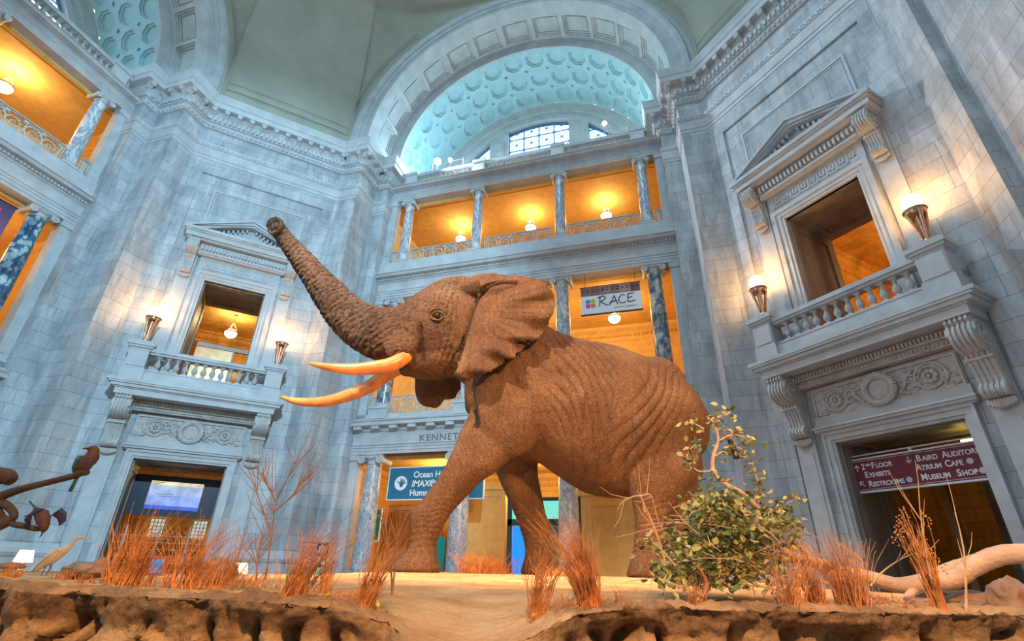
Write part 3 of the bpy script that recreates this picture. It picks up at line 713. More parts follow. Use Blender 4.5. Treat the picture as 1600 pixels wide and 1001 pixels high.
        for sx in (-1, 1):
            M = T((sx * r * 1.12, 0, z - r * .62)) @ R(math.pi / 2, 'X')
            c.lathe([(0, -r * 1.12), (r * .13, -r * 1.14), (r * .15, -r * 1.06), (r * .26, -r * 1.06), (r * .28, -r * 1.12), (r * .42, -r * 1.12), (r * .44, -r * 1.0), (r * .34, -r * .5), (r * .30, 0), (r * .34, r * .5),
                     (r * .44, r * 1.0), (r * .42, r * 1.12), (r * .28, r * 1.12), (r * .26, r * 1.06), (r * .15, r * 1.06), (r * .13, r * 1.14), (0, r * 1.12)], 20, M)
        return s_.mesh('shaft', mat, 60), b.mesh('column_base', M_STONE, 40), c.mesh('capital', M_STONE, 40)
    S['cT'] = column(3.75, .25, M_COLW, 't'); S['cM'] = column(5.28, .31, M_COLW, 'm'); S['cMb'] = column(5.28, .31, M_COLB, 'm'); S['cMd'] = column(5.28, .31, M_COLD, 'm')
    S['cL'] = column(4.07 - ZF, .36, M_COLG, 'l')
    m = MB(); m.box(-.42, .42, 2.5, 3.2, 5.5, 5.93); S['mped'] = m.mesh('column_pedestal', M_STONE)
    # pendant globe lamp
    m = MB(); m.sphere((0, 0, 0), .27, 20, None, 1, 1, .85); S['pg'] = m.mesh('globe', M_GLOBE, 60)
    m = MB(); m.lathe([(.28, .04), (.29, .07), (.28, .10), (.26, .10)], 20)
    for k in range(3):
        a = 2 * math.pi * k / 3; m.tube([(.27 * math.cos(a), .27 * math.sin(a), .09), (0, 0, .62)], .012, 5)
    m.tube([(0, 0, .6), (0, 0, .95)], .015, 6); m.lathe([(.0, .90), (.07, .93), (.09, .97), (.0, .98)], 12)
    S['pc'] = m.mesh('chain', M_BRONZE, 40)
    return S
BS = bay_shared()
def pendant(M, label, power, group='globe lamps hanging in the galleries', dz=-.25):
    t = thing('pendant_lamp', label, 'lamp', M, group); link('globe', BS['pg'], t); link('chain', BS['pc'], t)
    lamp('pendant_light', 'POINT', M @ Vector((0, 0, .42)), power, (1, .70, .30), .12)
def column(F, x, z, kind, label, group, y=2.88):
    t = thing('column', label, 'column', F @ T((x, y, z)), group)
    for n, me in zip(('shaft', 'column_base', 'capital'), BS[kind]): link(n, me, t)
def railing(F, x, z, kind, label, group, y=2.85):
    t = thing('scroll_railing', label, 'railing', F @ T((x, y, z)), group)
    for n, me in zip(('rail_frame', 'scrollwork'), BS[kind]): link(n, me, t)
def bay(F, side, n0):
    for k, n in (('e1', f'trim_{n0}'), ('e2', f'trim_{n0 + 1}'), ('e3', f'trim_{n0 + 2}'), ('pil', f'trim_{n0 + 3}'), ('archivolt', f'trim_{n0 + 4}'), ('sill1', f'trim_{n0 + 5}'), ('soffit', f'ceiling_arch_{side}'),
                 ('vault', f'ceiling_vault_{side}'), ('lunette', f'wall_{side}_lunette'), ('gal', f'wall_{side}'), ('niche', f'wall_{side}_niche'), ('nichearch', f'trim_{n0 + 6}')):
        struct(link(n, BS[k], None, F))
    t = struct(bpy.data.objects.new(f'window_{n0 // 10}', None)); sc.collection.objects.link(t); t.matrix_basis = F
    link('window_frame', BS['wframe'], t); link('window_pane', BS['wpane'], t)
    t = thing('parapet', 'stone balustrade along the foot of the coffered vault, ' + ('behind the elephant' if side == 'north' else 'at top left'), 'balustrade', F, 'stone balustrades above the open galleries')
    link('plinth', BS['pbase'], t); link('rail', BS['prail'], t)
    ps = [-5.8, -2.03, 2.03, 5.8]
    for x in ps:
        if side == 'north' or x > 0: link('pedestal', BS['pped'], t, T((x, 2.78, 0)))
    for a, b, n in ((-6.8, -6.1, 2), (-5.47, -2.36, 13), (-1.7, 1.7, 14), (2.36, 5.47, 13), (6.1, 6.8, 2)):
        if side == 'west' and b < 0: continue
        for k in range(n): link('baluster', BS['pbal'], t, T((lerp(a, b, (k + .5) / n), 2.78, 18.0)))
bay(F_N, 'north', 10); bay(F_W, 'west', 20)
where = ['first from the left', 'second from the left', 'third from the left', 'fourth from the left']
for i, x in enumerate((-5.8, -2.03, 2.03, 5.8)):
    column(F_N, x, 13.22, 'cT', f'white veined marble column in the top gallery behind the elephant, {where[i]}', 'marble columns of the top gallery')
    lb = {0: 'marble column on the middle gallery seen between tusk and ear', 1: 'marble column on the middle gallery hidden behind the head', 2: 'pale marble column left of the white RACE banner', 3: 'blue and cream breccia marble column right of the RACE banner'}[i]
    column(F_N, x, 5.92, 'cMb' if i in (0, 3) else 'cM', lb, 'marble columns of the middle gallery')
    lb = {0: 'grey mottled column left of the blue hall sign', 1: 'grey mottled column behind the forward front leg', 2: 'grey mottled column behind the belly', 3: 'grey mottled column behind the hind legs and leafy branch'}[i]
    column(F_N, x, ZF, 'cL', lb, 'grey marble columns at ground level')
    struct(link('trim_30', BS['mped'], None, F_N @ T((x, 0, 0)))); struct(link('trim_31', BS['mped'], None, F_W @ T((x, 0, 0))))
for i, x in enumerate((-3.92, 0, 3.92)):
    nm = ('left', 'middle', 'right')[i]
    railing(F_N, x, 13.2, 'rail_w', f'{nm} scrollwork railing panel of the top gallery', 'scroll railings of the top gallery')
    railing(F_N, x, 5.72, 'rail_w', f'{nm} scrollwork railing panel of the middle gallery behind the elephant', 'scroll railings of the middle gallery')
    pendant(F_N @ T((x, 5.3, 16.08)), f'glowing globe lamp in the top gallery, {nm} bay', 75)
    pendant(F_N @ T((x, 5.3, 10.3)), f'glowing globe lamp in the middle gallery, {nm} bay', 130)
    lamp('entry_light', 'POINT', F_N @ Vector((x, 5.0, 3.4)), 120, (1, .62, .22), .2)
for sx, nm in ((-1, 'left'), (1, 'right')):
    railing(F_N, sx * 6.28, 13.2, 'rail_s', f'narrow {nm} end railing of the top gallery', 'narrow end railings'); railing(F_N, sx * 6.28, 5.72, 'rail_s', f'narrow {nm} end railing of the middle gallery', 'narrow end railings')
column(F_W, 5.8, 13.22, 'cT', 'veined marble column at the end of the upper left gallery', 'marble columns of the left galleries')
column(F_W, 2.03, 13.22, 'cT', 'veined marble column cut by the top left corner', 'marble columns of the left galleries')
column(F_W, 5.8, 5.92, 'cMd', 'dark blue mottled marble column at the left edge', 'marble columns of the left galleries')
railing(F_W, 3.92, 13.2, 'rail_w', 'wide scrollwork railing of the upper left gallery', 'railings of the left gallery')
railing(F_W, 6.28, 13.2, 'rail_s', 'narrow railing beside the upper left column', 'railings of the left gallery')
railing(F_W, 3.92, 5.72, 'rail_w', 'scrollwork railing of the lower left gallery', 'railings of the left gallery')
railing(F_W, 6.28, 5.72, 'rail_s', 'narrow railing at the left edge beside the blue column', 'railings of the left gallery')
pendant(F_W @ T((3.92, 5.0, 16.08)), 'glowing globe lamp in the upper left gallery', 130)
lamp('gallery_light', 'POINT', F_W @ Vector((4.6, 5.2, 10.2)), 110, (1, .55, .18), .3)
pendant(F_NW @ T((0, 5.0, 10.05)), 'globe lamp seen through the window left of the trunk', 110)
lamp('room_light', 'POINT', F_NE @ Vector((1.5, 5.2, 9.6)), 130, (1, .58, .18), .2)
lamp('door_light', 'POINT', F_NE @ Vector((.9, 3.0, 3.0)), 40, (1, .66, .2), .15)
lamp('door_light', 'POINT', F_NW @ Vector((0, 2.6, 3.2)), 45, (1, .66, .25), .15)

# pendentives and dome ring (over both corners and their neighbours)
def pendentive(mb, ang, fl=True):
    # boundary from arch crown (north) round to arch crown (side) in pier frame coordinates relative to hall centre
    Re = 8.58; Bn = []
    for k in range(0, 31):
        t = math.pi / 2 - (math.pi / 2) * k / 30; Bn.append((Re * math.cos(t), 12.83, ZC + Re * math.sin(t)))
    Bn.append((8.58, 12.83, 19.1))
    for k in range(1, 9): Bn.append((lerp(8.46, 12.83, k / 9), lerp(12.83, 8.46, k / 9), 19.1))
    Bn.append((12.83, 8.58, 19.1)); Bn += [(y, x, z) for x, y, z in Bn[:31][::-1]]
    ZR, RR = 28.62, 12.80; n = 16; vs = []
    for (x, y, z) in Bn:
        a = math.atan2(y, x); r0 = math.hypot(x, y)
        for j in range(n + 1):
            t = j / n; zz = z + (ZR - z) * math.sin(t * math.pi / 2); rr = RR + (r0 - RR) * (math.cos(t * math.pi / 2))
            vs.append((rr * math.cos(a), rr * math.sin(a), zz))
    M = Matrix.Rotation(ang, 4, 'Z'); m = n + 1
    mb.add(vs, [(i * m + j, (i + 1) * m + j, (i + 1) * m + j + 1, i * m + j + 1) for i in range(len(Bn) - 1) for j in range(n)], M)
    # raised field border on the pendentive
    for tt, wd in ((.07, .022), (.10, .014)):
        pts = []
        for i, (x, y, z) in enumerate(Bn):
            if i < 12 or i > len(Bn) - 13: continue
            a = math.atan2(y, x); r0 = math.hypot(x, y); t = tt + .0 ; zz = z + (ZR - z) * math.sin(t * math.pi / 2); rr = RR + (r0 - RR) * math.cos(t * math.pi / 2)
            k = 1 - .006; pts.append((rr * k * math.cos(lerp(a, math.pi / 4, .06)), rr * k * math.sin(lerp(a, math.pi / 4, .06)), zz))
        mb.tube(pts, wd, 6, M)
m = MB(); pendentive(m, 0); pendentive(m, math.pi / 2)
struct(m.obj('ceiling', M_PEND, None, T((CX, CY, Z0)), 40))
m = MB(); m.lathe([(12.8, 28.5), (12.65, 28.55), (12.6, 28.7), (12.4, 28.75), (12.3, 28.95), (12.1, 29.0), (12.1, 29.3), (11.8, 29.4), (11.75, 29.8), (11.9, 29.85), (11.9, 31), (11.2, 34), (9.4, 37.0), (6.5, 39.5), (3, 40.8), (.1, 41)], 96, None)
m.f = [f for f in m.f if len(f) == 4]
struct(m.obj('ceiling_dome', M_PEND, None, T((CX, CY, Z0)), 30))
m = MB()
for rr, zz in ((13.15, 27.3), (12.98, 27.9)):
    pts = [(rr * math.cos(2 * math.pi * k / 96), rr * math.sin(2 * math.pi * k / 96), zz) for k in range(97)]
# backs of the open sides: hall continues as plain marble walls behind the viewer
m = MB(); zt = 29.5 + Z0
m.box(CX - 13, CX + 13, CY - 13.4, CY - 13.1, 0, 31)
m.box(CX + 13.1, CX + 13.4, CY - 13, CY + 13, 0, 31)
struct(m.obj('wall_south', M_BLOCK))
# ---------------------------------------------------------------- elephant
def mat_elephant():
    m, nt, p, N, L = newmat('elephant_skin'); p.inputs['Roughness'].default_value = .72; p.inputs['Specular IOR Level'].default_value = .3
    tc = N.new('ShaderNodeTexCoord')
    n = node(nt, 'ShaderNodeTexNoise', Scale=1.3, Detail=8.0, Roughness=.6); L.new(tc.outputs['Object'], n.inputs[0])
    r = ramp(nt, [(.3, (.10, .054, .028)), (.55, (.17, .098, .055)), (.75, (.26, .165, .098))]); L.new(n.outputs[0], r.inputs[0])
    v = node(nt, 'ShaderNodeTexVoronoi', Scale=34.0); v.feature = 'DISTANCE_TO_EDGE'
    mp = node(nt, 'ShaderNodeMapping'); mp.inputs['Scale'].default_value = (1, 1, .55)
    n2 = node(nt, 'ShaderNodeTexNoise', Scale=9.0, Detail=4.0); L.new(tc.outputs['Object'], n2.inputs[0])
    L.new(mix(nt, .10, tc.outputs['Object'], n2.outputs[1]), mp.inputs[0]); L.new(mp.outputs[0], v.inputs['Vector'])
    vr = ramp(nt, [(0, (0, 0, 0)), (.16, (1, 1, 1))]); L.new(v.outputs[0], vr.inputs[0])
    w1 = node(nt, 'ShaderNodeTexNoise', Scale=7.0, Detail=8.0, Roughness=.65, Distortion=1.0)
    mp2 = node(nt, 'ShaderNodeMapping'); mp2.inputs['Scale'].default_value = (2.2, 2.2, .7); L.new(tc.outputs['Object'], mp2.inputs[0]); L.new(mp2.outputs[0], w1.inputs[0])
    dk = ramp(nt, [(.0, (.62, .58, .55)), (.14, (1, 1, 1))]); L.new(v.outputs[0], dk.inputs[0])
    at = N.new('ShaderNodeAttribute'); at.attribute_name = 'groove_shade'
    gr = ramp(nt, [(0, (1, 1, 1)), (1, (.34, .28, .24))]); L.new(at.outputs[2], gr.inputs[0])  # shade of the folds painted into the skin colour
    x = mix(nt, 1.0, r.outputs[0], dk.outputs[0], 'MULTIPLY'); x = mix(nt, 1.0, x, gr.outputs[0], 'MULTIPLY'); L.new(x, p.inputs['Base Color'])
    b1 = bump(nt, vr.outputs[0], .5, .014); bump(nt, w1.outputs[0], 1.0, .05, b1); return m
M_SKIN = mat_elephant()
M_IVORY = mat_simple('ivory', (.62, .25, .075), .30, 0, 3.5, .35, .1, 12, .5)
M_EYE = mat_simple('dark_eye', (.03, .02, .015), .1)
M_NOSTRIL = mat_simple('nostril_dark', (.10, .045, .03), .7)

def tangent_ellipse(st, sb, w0, a):
    lo, hi = .02, 3.
    for _ in range(50):
        b = (lo + hi) / 2; f = math.sqrt(b * b + a * a * st * st) + math.sqrt(b * b + a * a * sb * sb) - (st - sb) * w0
        if f > 0: hi = b
        else: lo = b
    return (w0 * st - math.sqrt(b * b + a * a * st * st)), b
class Loft:
    def __init__(s): s.v = []; s.f = []
    def add(s, secs, n=28, ridge=None):
        # secs: (centre Vector, X axis vec*a, Y axis vec*b, exponent)
        base = len(s.v)
        for i, (c, X, Y, e) in enumerate(secs):
            for k in range(n):
                t = 2 * math.pi * k / n; ct, st_ = math.cos(t), math.sin(t)
                q = (abs(ct) ** e + abs(st_) ** e) ** (-1 / e)
                rr = 1 + (ridge(i, ct, st_) if ridge else 0)
                s.v.append(c + X * (ct * q * rr) + Y * (st_ * q * rr))
        m = len(secs)
        for i in range(m - 1):
            for k in range(n): s.f.append((base + i * n + k, base + i * n + (k + 1) % n, base + (i + 1) * n + (k + 1) % n, base + (i + 1) * n + k))
        s.f.append(tuple(base + k for k in range(n))[::-1]); s.f.append(tuple(base + (m - 1) * n + k for k in range(n)))
def spline_secs(rows, n):
    # rows of equal-length tuples of floats -> catmull interpolated rows
    rows = [list(r) for r in rows]; rows = [[2 * a - b for a, b in zip(rows[0], rows[1])]] + rows + [[2 * a - b for a, b in zip(rows[-1], rows[-2])]]
    out = []
    for i in range(1, len(rows) - 2):
        for k in range(n):
            t = k / n; a, b, c, d = rows[i - 1:i + 3]
            out.append([.5 * ((2 * q) + (r - p) * t + (2 * p - 5 * q + 4 * r - s_) * t * t + (3 * q - p - 3 * r + s_) * t ** 3) for p, q, r, s_ in zip(a, b, c, d)])
    out.append(rows[-2]); return out
EU, EW, EZ = RT0.copy(), HD.copy(), Vector((0, 0, 1))
def elephant():
    O = EP(.3, 8.2, -.05)                              # root at the ground under the belly
    def L(u, w_, z): return Vector((u - .3, w_ - 8.2, z + .05))      # local: x right, y away, z up
    lf = Loft()
    # torso: silhouettes given at 8 m
    W0 = 8.35
    rows = [(-.75, 3.75, 2.35, .45), (-.45, 4.05, 1.98, .70), (.0, 4.12, 1.72, .86), (.55, 3.90, 1.48, .95), (1.13, 3.66, 1.12, 1.02), (1.68, 3.55, 1.02, 1.04), (2.2, 3.36, 1.12, .98), (2.62, 3.13, 1.35, .86), (2.92, 2.86, 1.55, .68), (3.12, 2.55, 1.75, .42), (3.20, 2.25, 2.0, .16)]
    secs = []
    for u, zt, zb, a in spline_secs(rows, 5):
        zc, b = tangent_ellipse(zt / 8, zb / 8, W0, a); secs.append((L(u * (W0 - .1) / 8, W0, zc), Vector((0, a, 0)), Vector((0, 0, b)), 2.15))
    lf.add(secs, 40)
    def leg(rows, w0, a_of, n=5):
        k = w0 / 8; secs = []
        for z, u0, u1, hw, dw in spline_secs(rows, n):
            c = L((u0 + u1) / 2 * k, w0 + dw, z * k); secs.append((c, Vector(((u1 - u0) / 2 * k, 0, 0)), Vector((0, hw, 0)), 2.3))
        lf.add(secs, 30)
    leg([(2.75, -.55, .55, .18, .42), (2.34, -.69, .50, .30, .28), (1.92, -.83, .33, .34, .10), (1.51, -.95, -.02, .31, 0), (1.22, -1.10, -.42, .27, 0), (.98, -1.27, -.64, .245, 0), (.75, -1.42, -.84, .235, 0), (.55, -1.43, -.95, .225, 0), (.36, -1.40, -1.02, .225, 0), (.20, -1.46, -1.00, .25, 0), (.07, -1.60, -.95, .29, 0), (.0, -1.68, -.92, .31, 0), (-.055, -1.67, -.92, .30, 0)], 7.85, None)
    leg([(2.3, -.2, .6, .25, -.3), (1.8, -.28, .52, .30, -.1), (1.43, -.22, .45, .29, 0), (.88, .04, .55, .24, 0), (.52, .20, .64, .22, 0), (.3, .26, .68, .22, 0), (.12, .24, .74, .26, 0), (.0, .20, .78, .28, 0), (-.05, .2, .78, .28, 0)], 8.85, None)
    leg([(2.7, 1.9, 3.0, .2, .5), (2.2, 1.75, 3.08, .36, .32), (1.75, 1.70, 3.08, .42, .14), (1.35, 1.78, 2.90, .38, .02), (1.08, 1.86, 2.66, .31, 0), (.83, 1.90, 2.48, .26, 0), (.62, 1.89, 2.38, .235, 0), (.39, 1.85, 2.28, .23, 0), (.2, 1.80, 2.25, .24, 0), (.06, 1.74, 2.26, .27, 0), (-.05, 1.70, 2.28, .28, 0)], 7.85, None)
    leg([(1.9, 2.0, 2.95, .3, -.2), (1.5, 2.1, 2.98, .34, -.1), (1.15, 2.25, 2.92, .31, 0), (.85, 2.35, 2.86, .26, 0), (.5, 2.34, 2.80, .23, 0), (.2, 2.28, 2.80, .24, 0), (0, 2.22, 2.82, .28, 0), (-.05, 2.22, 2.82, .28, 0)], 8.85, None)
    # neck, head and trunk: (u, z, half height, half width, dirx, dirz, w)
    hw_ = [(.45, 3.20, 1.00, .62, -1, .25, 8.28), (-.1, 3.42, .95, .62, -1, .22, 8.22), (-.62, 3.72, .93, .62, -1, .12, 8.15), (-1.12, 3.86, .88, .60, -1, .02, 8.1), (-1.55, 3.80, .74, .52, -1, -.08, 8.08), (-1.95, 3.68, .56, .42, -1, .0, 8.06),
           (-2.3, 3.68, .49, .36, -1, .15, 8.05), (-2.62, 3.80, .43, .31, -1, .42, 8.04), (-2.98, 4.06, .37, .28, -1, .72, 8.02), (-3.32, 4.42, .31, .25, -1, .98, 8.0), (-3.68, 4.82, .255, .215, -.92, 1, 7.98), (-4.02, 5.20, .21, .18, -.9, 1, 7.94),
           (-4.34, 5.56, .175, .155, -.9, 1, 7.88), (-4.58, 5.84, .155, .14, -.8, 1, 7.82), (-4.70, 6.00, .16, .145, -.75, 1, 7.78), (-4.73, 6.05, .13, .12, -.75, 1, 7.77)]
    rows = spline_secs(hw_, 12); secs = []; pts = []
    for i, (u, z, b, a, dx, dz, w_) in enumerate(rows):
        k = w_ / 8; d = Vector((dx, 0, dz)).normalized(); nrm = Vector((-d.z, 0, d.x)) * -1
        if nrm.z < 0: nrm = -nrm
        secs.append((L(u * k, w_, z * k), Vector((0, a, 0)), nrm * (b * k), 2.1))
    tot = len(secs)
    def ridge(i, ct, st_):
        f = smooth01(tot * .42, tot * .55, i)
        return f * (.018 * math.sin(i * 2.1) * (1.7 if st_ < -.3 else .9) + .012 * noise.noise(Vector((i * .7, ct * 2, st_ * 2))))
    lf.add(secs, 30, ridge)
    def ell(u, w_, z, ru, rw, rz, tilt=0):
        k = w_ / 8; c = L(u * k, w_, z * k); secs = []
        for i in range(1, 12):
            t = -1 + 2 * i / 12; q = math.sqrt(1 - t * t); ca, sa = math.cos(tilt), math.sin(tilt)
            secs.append((c + Vector((ca, 0, sa)) * (ru * t), Vector((0, rw * q, 0)), Vector((-sa, 0, ca)) * (rz * q), 2))
        lf.add(secs, 20)
    for wn in (7.78, 8.38): ell(-1.90, wn, 3.42, .34, .20, .27, .35); ell(-1.5, wn, 3.95, .40, .16, .42, -.5)
    ell(-1.28, 8.1, 3.13, .62, .40, .26, .12); ell(-1.62, 8.1, 3.02, .34, .18, .12, .1)
    ell(-1.32, 7.66, 4.22, .26, .10, .10, -.2); ell(-1.0, 8.1, 4.52, .60, .46, .26, .1); ell(-.42, 7.80, 4.56, .62, .44, .30, .06); ell(-.55, 8.1, 3.2, .5, .55, .42, .3)
    # shoulder and hip masses, tail
    ell(-.05, 7.72, 2.35, .55, .28, .75, .3); ell(2.35, 7.72, 2.25, .62, .28, .85, -.1); ell(2.55, 8.3, 3.0, .45, .5, .25, -.6)
    tl = [(3.12, 8.3, 2.75), (3.25, 8.25, 2.55), (3.36, 8.15, 2.3), (3.45, 8.05, 2.08), (3.52, 8.0, 1.92)]; secs = []
    for i, (u, w_, z) in enumerate(tl): r = [.09, .07, .05, .04, .035][i]; secs.append((L(u, w_, z), Vector((r, 0, r * .4)), Vector((0, r, 0)), 2))
    lf.add(secs, 10)
    # ears as thick sheets
    def ear(inner, outer, wf, th, n=70, mt=16):
        I = catmull([Vector((a, b, 0)) for a, b in inner], 14); Oc = catmull([Vector((a, b, 0)) for a, b in outer], 14)
        def samp(C, t): x = t * (len(C) - 1); i = min(int(x), len(C) - 2); return C[i].lerp(C[i + 1], x - i)
        base = len(lf.v)
        for side in (-1, 1):
            for i in range(n + 1):
                s_ = i / n; a = samp(I, s_); b = samp(Oc, s_)
                jag = .055 * noise.noise(Vector((s_ * 34, 3, 0))) * smooth01(.45, .7, s_) + .035 * noise.noise(Vector((s_ * 74, 5, 0))) * smooth01(.35, .6, s_)
                for j in range(mt + 1):
                    t = j / mt; q = a.lerp(b, t * (1 + (jag * 2.2 if t > .6 else 0) * t)); w_ = wf(q.x, q.y, s_, t); k = w_ / 8
                    thk = th * (1.25 - .75 * t); lf.v.append(L(q.x * k, w_ + side * thk, q.y * k))
        m_ = mt + 1; B2 = base + (n + 1) * m_
        for i in range(n):
            for j in range(mt):
                a = base + i * m_ + j; lf.f.append((a, a + 1, a + m_ + 1, a + m_)); b = B2 + i * m_ + j; lf.f.append((b, b + m_, b + m_ + 1, b + 1))
        rim = [i * m_ for i in range(n)] ; 
        for i in range(n):
            a, b = base + i * m_, B2 + i * m_; lf.f.append((a, a + m_, b + m_, b)); a += mt; b += mt; lf.f.append((a, b, b + m_, a + m_))
        for i in (0, n):
            for j in range(mt): a, b = base + i * m_ + j, B2 + i * m_ + j; lf.f.append((a, b, b + 1, a + 1) if i == 0 else (a, a + 1, b + 1, b))
    def wf_near(x, z, s_, t):
        rip = .065 * math.sin(s_ * 46 + 2.2 * noise.noise(Vector((s_ * 6, t * 2, 0)))) * smooth01(.35, .95, t) * smooth01(.12, .4, s_) * (1 - smooth01(.92, 1, s_))
        return 7.50 - .20 * math.sin(t * math.pi * .8) - .10 * t + rip + .05 * noise.noise(Vector((x * 3, z * 3, 1))) + .10 * smooth01(.25, .05, s_) * t
    ear([(-.62, 4.50), (-.68, 4.30), (-.76, 4.0), (-.82, 3.7), (-.88, 3.4), (-.90, 3.15)],
        [(-.62, 4.78), (-.30, 4.90), (.10, 4.93), (.45, 4.87), (.66, 4.72), (.78, 4.50), (.79, 4.28), (.70, 4.02), (.57, 3.76), (.42, 3.60), (.23, 3.45), (.06, 3.30), (-.12, 3.16), (-.30, 3.02), (-.50, 2.93), (-.68, 2.86), (-.84, 2.86), (-.97, 2.93)], wf_near, .038)
    def wf_far(x, z, s_, t): return 8.85 + .12 * t + .04 * math.sin(s_ * 30) * t
    ear([(-1.25, 3.4), (-1.15, 3.2), (-1.0, 3.05), (-.85, 3.0)], [(-1.62, 3.3), (-1.64, 2.95), (-1.60, 2.62), (-1.50, 2.42), (-1.34, 2.34), (-1.18, 2.34), (-1.08, 2.46), (-.92, 2.52), (-.80, 2.7)], wf_far, .04, 40, 10)
    me = bpy.data.meshes.new('elephant'); me.from_pydata([tuple(v) for v in lf.v], [], lf.f)
    bm = bmesh.new(); bm.from_mesh(me); bmesh.ops.recalc_face_normals(bm, faces=bm.faces); bm.to_mesh(me); bm.free()
    o = bpy.data.objects.new('elephant', me); sc.collection.objects.link(o)
    fr = Matrix((EU, EW, EZ)).transposed().to_4x4(); fr.translation = O; o.matrix_basis = fr
    md = o.modifiers.new('r', 'REMESH'); md.mode = 'VOXEL'; md.voxel_size = .019; md.use_smooth_shade = True
    dg = bpy.context.evaluated_depsgraph_get(); me2 = bpy.data.meshes.new_from_object(o.evaluated_get(dg)); o.modifiers.clear(); o.data = me2
    # relax, then displace wrinkles
    import numpy as np
    nv = len(me2.vertices); co = np.empty(nv * 3); me2.vertices.foreach_get('co', co); co = co.reshape(-1, 3)
    ed = np.empty(len(me2.edges) * 2, dtype=np.int64); me2.edges.foreach_get('vertices', ed); ed = ed.reshape(-1, 2)
    deg = np.bincount(ed.ravel(), minlength=nv).astype(float)[:, None]
    earm = ((co[:, 1] < 7.66 - 8.2) & (co[:, 0] < .60) & (co[:, 0] > -1.22) & (co[:, 2] > 2.7)).astype(float)[:, None]
    for it in range(26):
        acc = np.zeros_like(co); np.add.at(acc, ed[:, 0], co[ed[:, 1]]); np.add.at(acc, ed[:, 1], co[ed[:, 0]])
        trunk = (co[:, 0] < -2.5)[:, None] * .75
        k = .55 * (1 - np.clip(earm * .9 + trunk, 0, .93)); co += (acc / deg - co) * k
    me2.vertices.foreach_set('co', co.ravel()); me2.update()
    no = np.empty(nv * 3); me2.vertices.foreach_get('normal', no); no = no.reshape(-1, 3)
    X, Y, Z = co[:, 0] + .3, co[:, 1] + 8.2, co[:, 2] - .05
    def nz(sx, sy, sz, off=0): return np.array([noise.noise(Vector((a * sx + off, b * sy, c_ * sz))) for a, b, c_ in zip(X, Y, Z)])
    n1 = nz(1.1, 1.1, 1.1); n2 = nz(5, 5, 5, 9.)
    def sm(a, b, v): t = np.clip((v - a) / (b - a), 0, 1); return t * t * (3 - 2 * t)
    AMP = 1.7
    disp = np.zeros(nv); gv = np.zeros(nv)
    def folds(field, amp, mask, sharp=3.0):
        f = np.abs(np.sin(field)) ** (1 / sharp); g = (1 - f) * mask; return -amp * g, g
    body = sm(.2, .6, X) * (1 - sm(3.0, 3.3, X)) * sm(1.2, 1.6, Z)
    # shoulder drapery: folds falling from the withers towards the elbow
    m1 = sm(.45, .8, X) * (1 - sm(1.3, 1.9, X)) * sm(1.6, 2.2, Z)
    d, g = folds((X * 1.0 + (Z - 3) * .42) * 21 + n1 * 5, .022, m1); disp += d; gv += g * .8
    # flank folds running up and back towards the hip
    m2 = np.exp(-(((X - 2.05 - (Z - 2.0) * .45)) / .42) ** 2) * sm(1.0, 1.5, Z) * (1 - sm(2.9, 3.3, Z))
    d, g = folds(((X) * .9 - (Z) * .62) * 19 + n1 * 4, .020, m2); disp += d; gv += g * .8
    # belly and ribs, long faint vertical folds
    m3 = sm(.7, 1.0, X) * (1 - sm(1.5, 2.1, X)) * sm(.9, 1.3, Z) * (1 - sm(2.2, 2.8, Z))
    d, g = folds(X * 14 + n1 * 3, .008, m3); disp += d; gv += g * .4
    # ankle rings and knee creases
    m4 = (1 - sm(.85, 1.15, Z)) * sm(.12, .25, Z)
    d, g = folds(Z * 46 + n1 * 6 + n2 * 1.5, .009, m4); disp += d; gv += g * .6
    m4b = sm(.9, 1.1, Z) * (1 - sm(1.7, 2.0, Z)) * (X < .4) * (Y < 8.2)
    d, g = folds((X * .8 + Z * .35) * 52 + n1 * 6, .005, m4b); disp += d; gv += g * .35
    # head: cheek and brow creases
    mh = (X < -.55) * (X > -2.5) * sm(2.7, 3.0, Z) * (Y < 8.3) * (1 - earm[:, 0])
    ex, ez = -1.30 * .96, 4.04 * .96
    rr = np.hypot(X - ex, (Z - ez) * .9)
    d, g = folds(rr * 38 + n2 * 2.2, .015, mh * np.exp(-(rr / .40) ** 2) * sm(.06, .1, rr)); disp += d; gv += g
    d, g = folds((X * .9 - Z * .12) * 30 + n1 * 7, .013, mh * sm(-1.45, -1.1, X)); disp += d; gv += g * .6
    d, g = folds((X * .5 - Z * .9) * 30 + n2 * 4, .015, mh * (1 - sm(-1.9, -1.5, X))); disp += d; gv += g * .6
    X0=0
    # crease in front of the ear and under its rolled top
    cr = [(-.88, 2.78), (-.82, 3.15), (-.74, 3.55), (-.67, 3.92), (-.58, 4.13), (-.42, 4.27), (-.2, 4.34), (.05, 4.33)]
    dm = np.full(nv, 9.)
    for (xa, za), (xb, zb) in zip(cr, cr[1:]):
        t = np.clip(((X - xa) * (xb - xa) + (Z - za) * (zb - za)) / ((xb - xa) ** 2 + (zb - za) ** 2), 0, 1); dm = np.minimum(dm, np.hypot(X - xa - t * (xb - xa), Z - za - t * (zb - za)))
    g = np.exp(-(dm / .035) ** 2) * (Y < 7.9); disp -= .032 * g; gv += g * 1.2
    # folds fanning over the ear
    g0 = earm[:, 0] * (X > -.85); d, g = folds(np.arctan2(Z - 3.9, X + .75) * 17 + n1 * 4, .010, g0 * sm(.35, .8, np.hypot(X + .75, Z - 3.9)) , 2.5); disp += d; gv += g * .45
    # deep fold behind the cheek
    dm = np.abs((X + 1.50) + (Z - 3.3) * .12); g = np.exp(-(dm / .05) ** 2) * sm(2.95, 3.1, Z) * (1 - sm(3.6, 3.75, Z)) * (Y < 8.0); disp -= .03 * g; gv += g
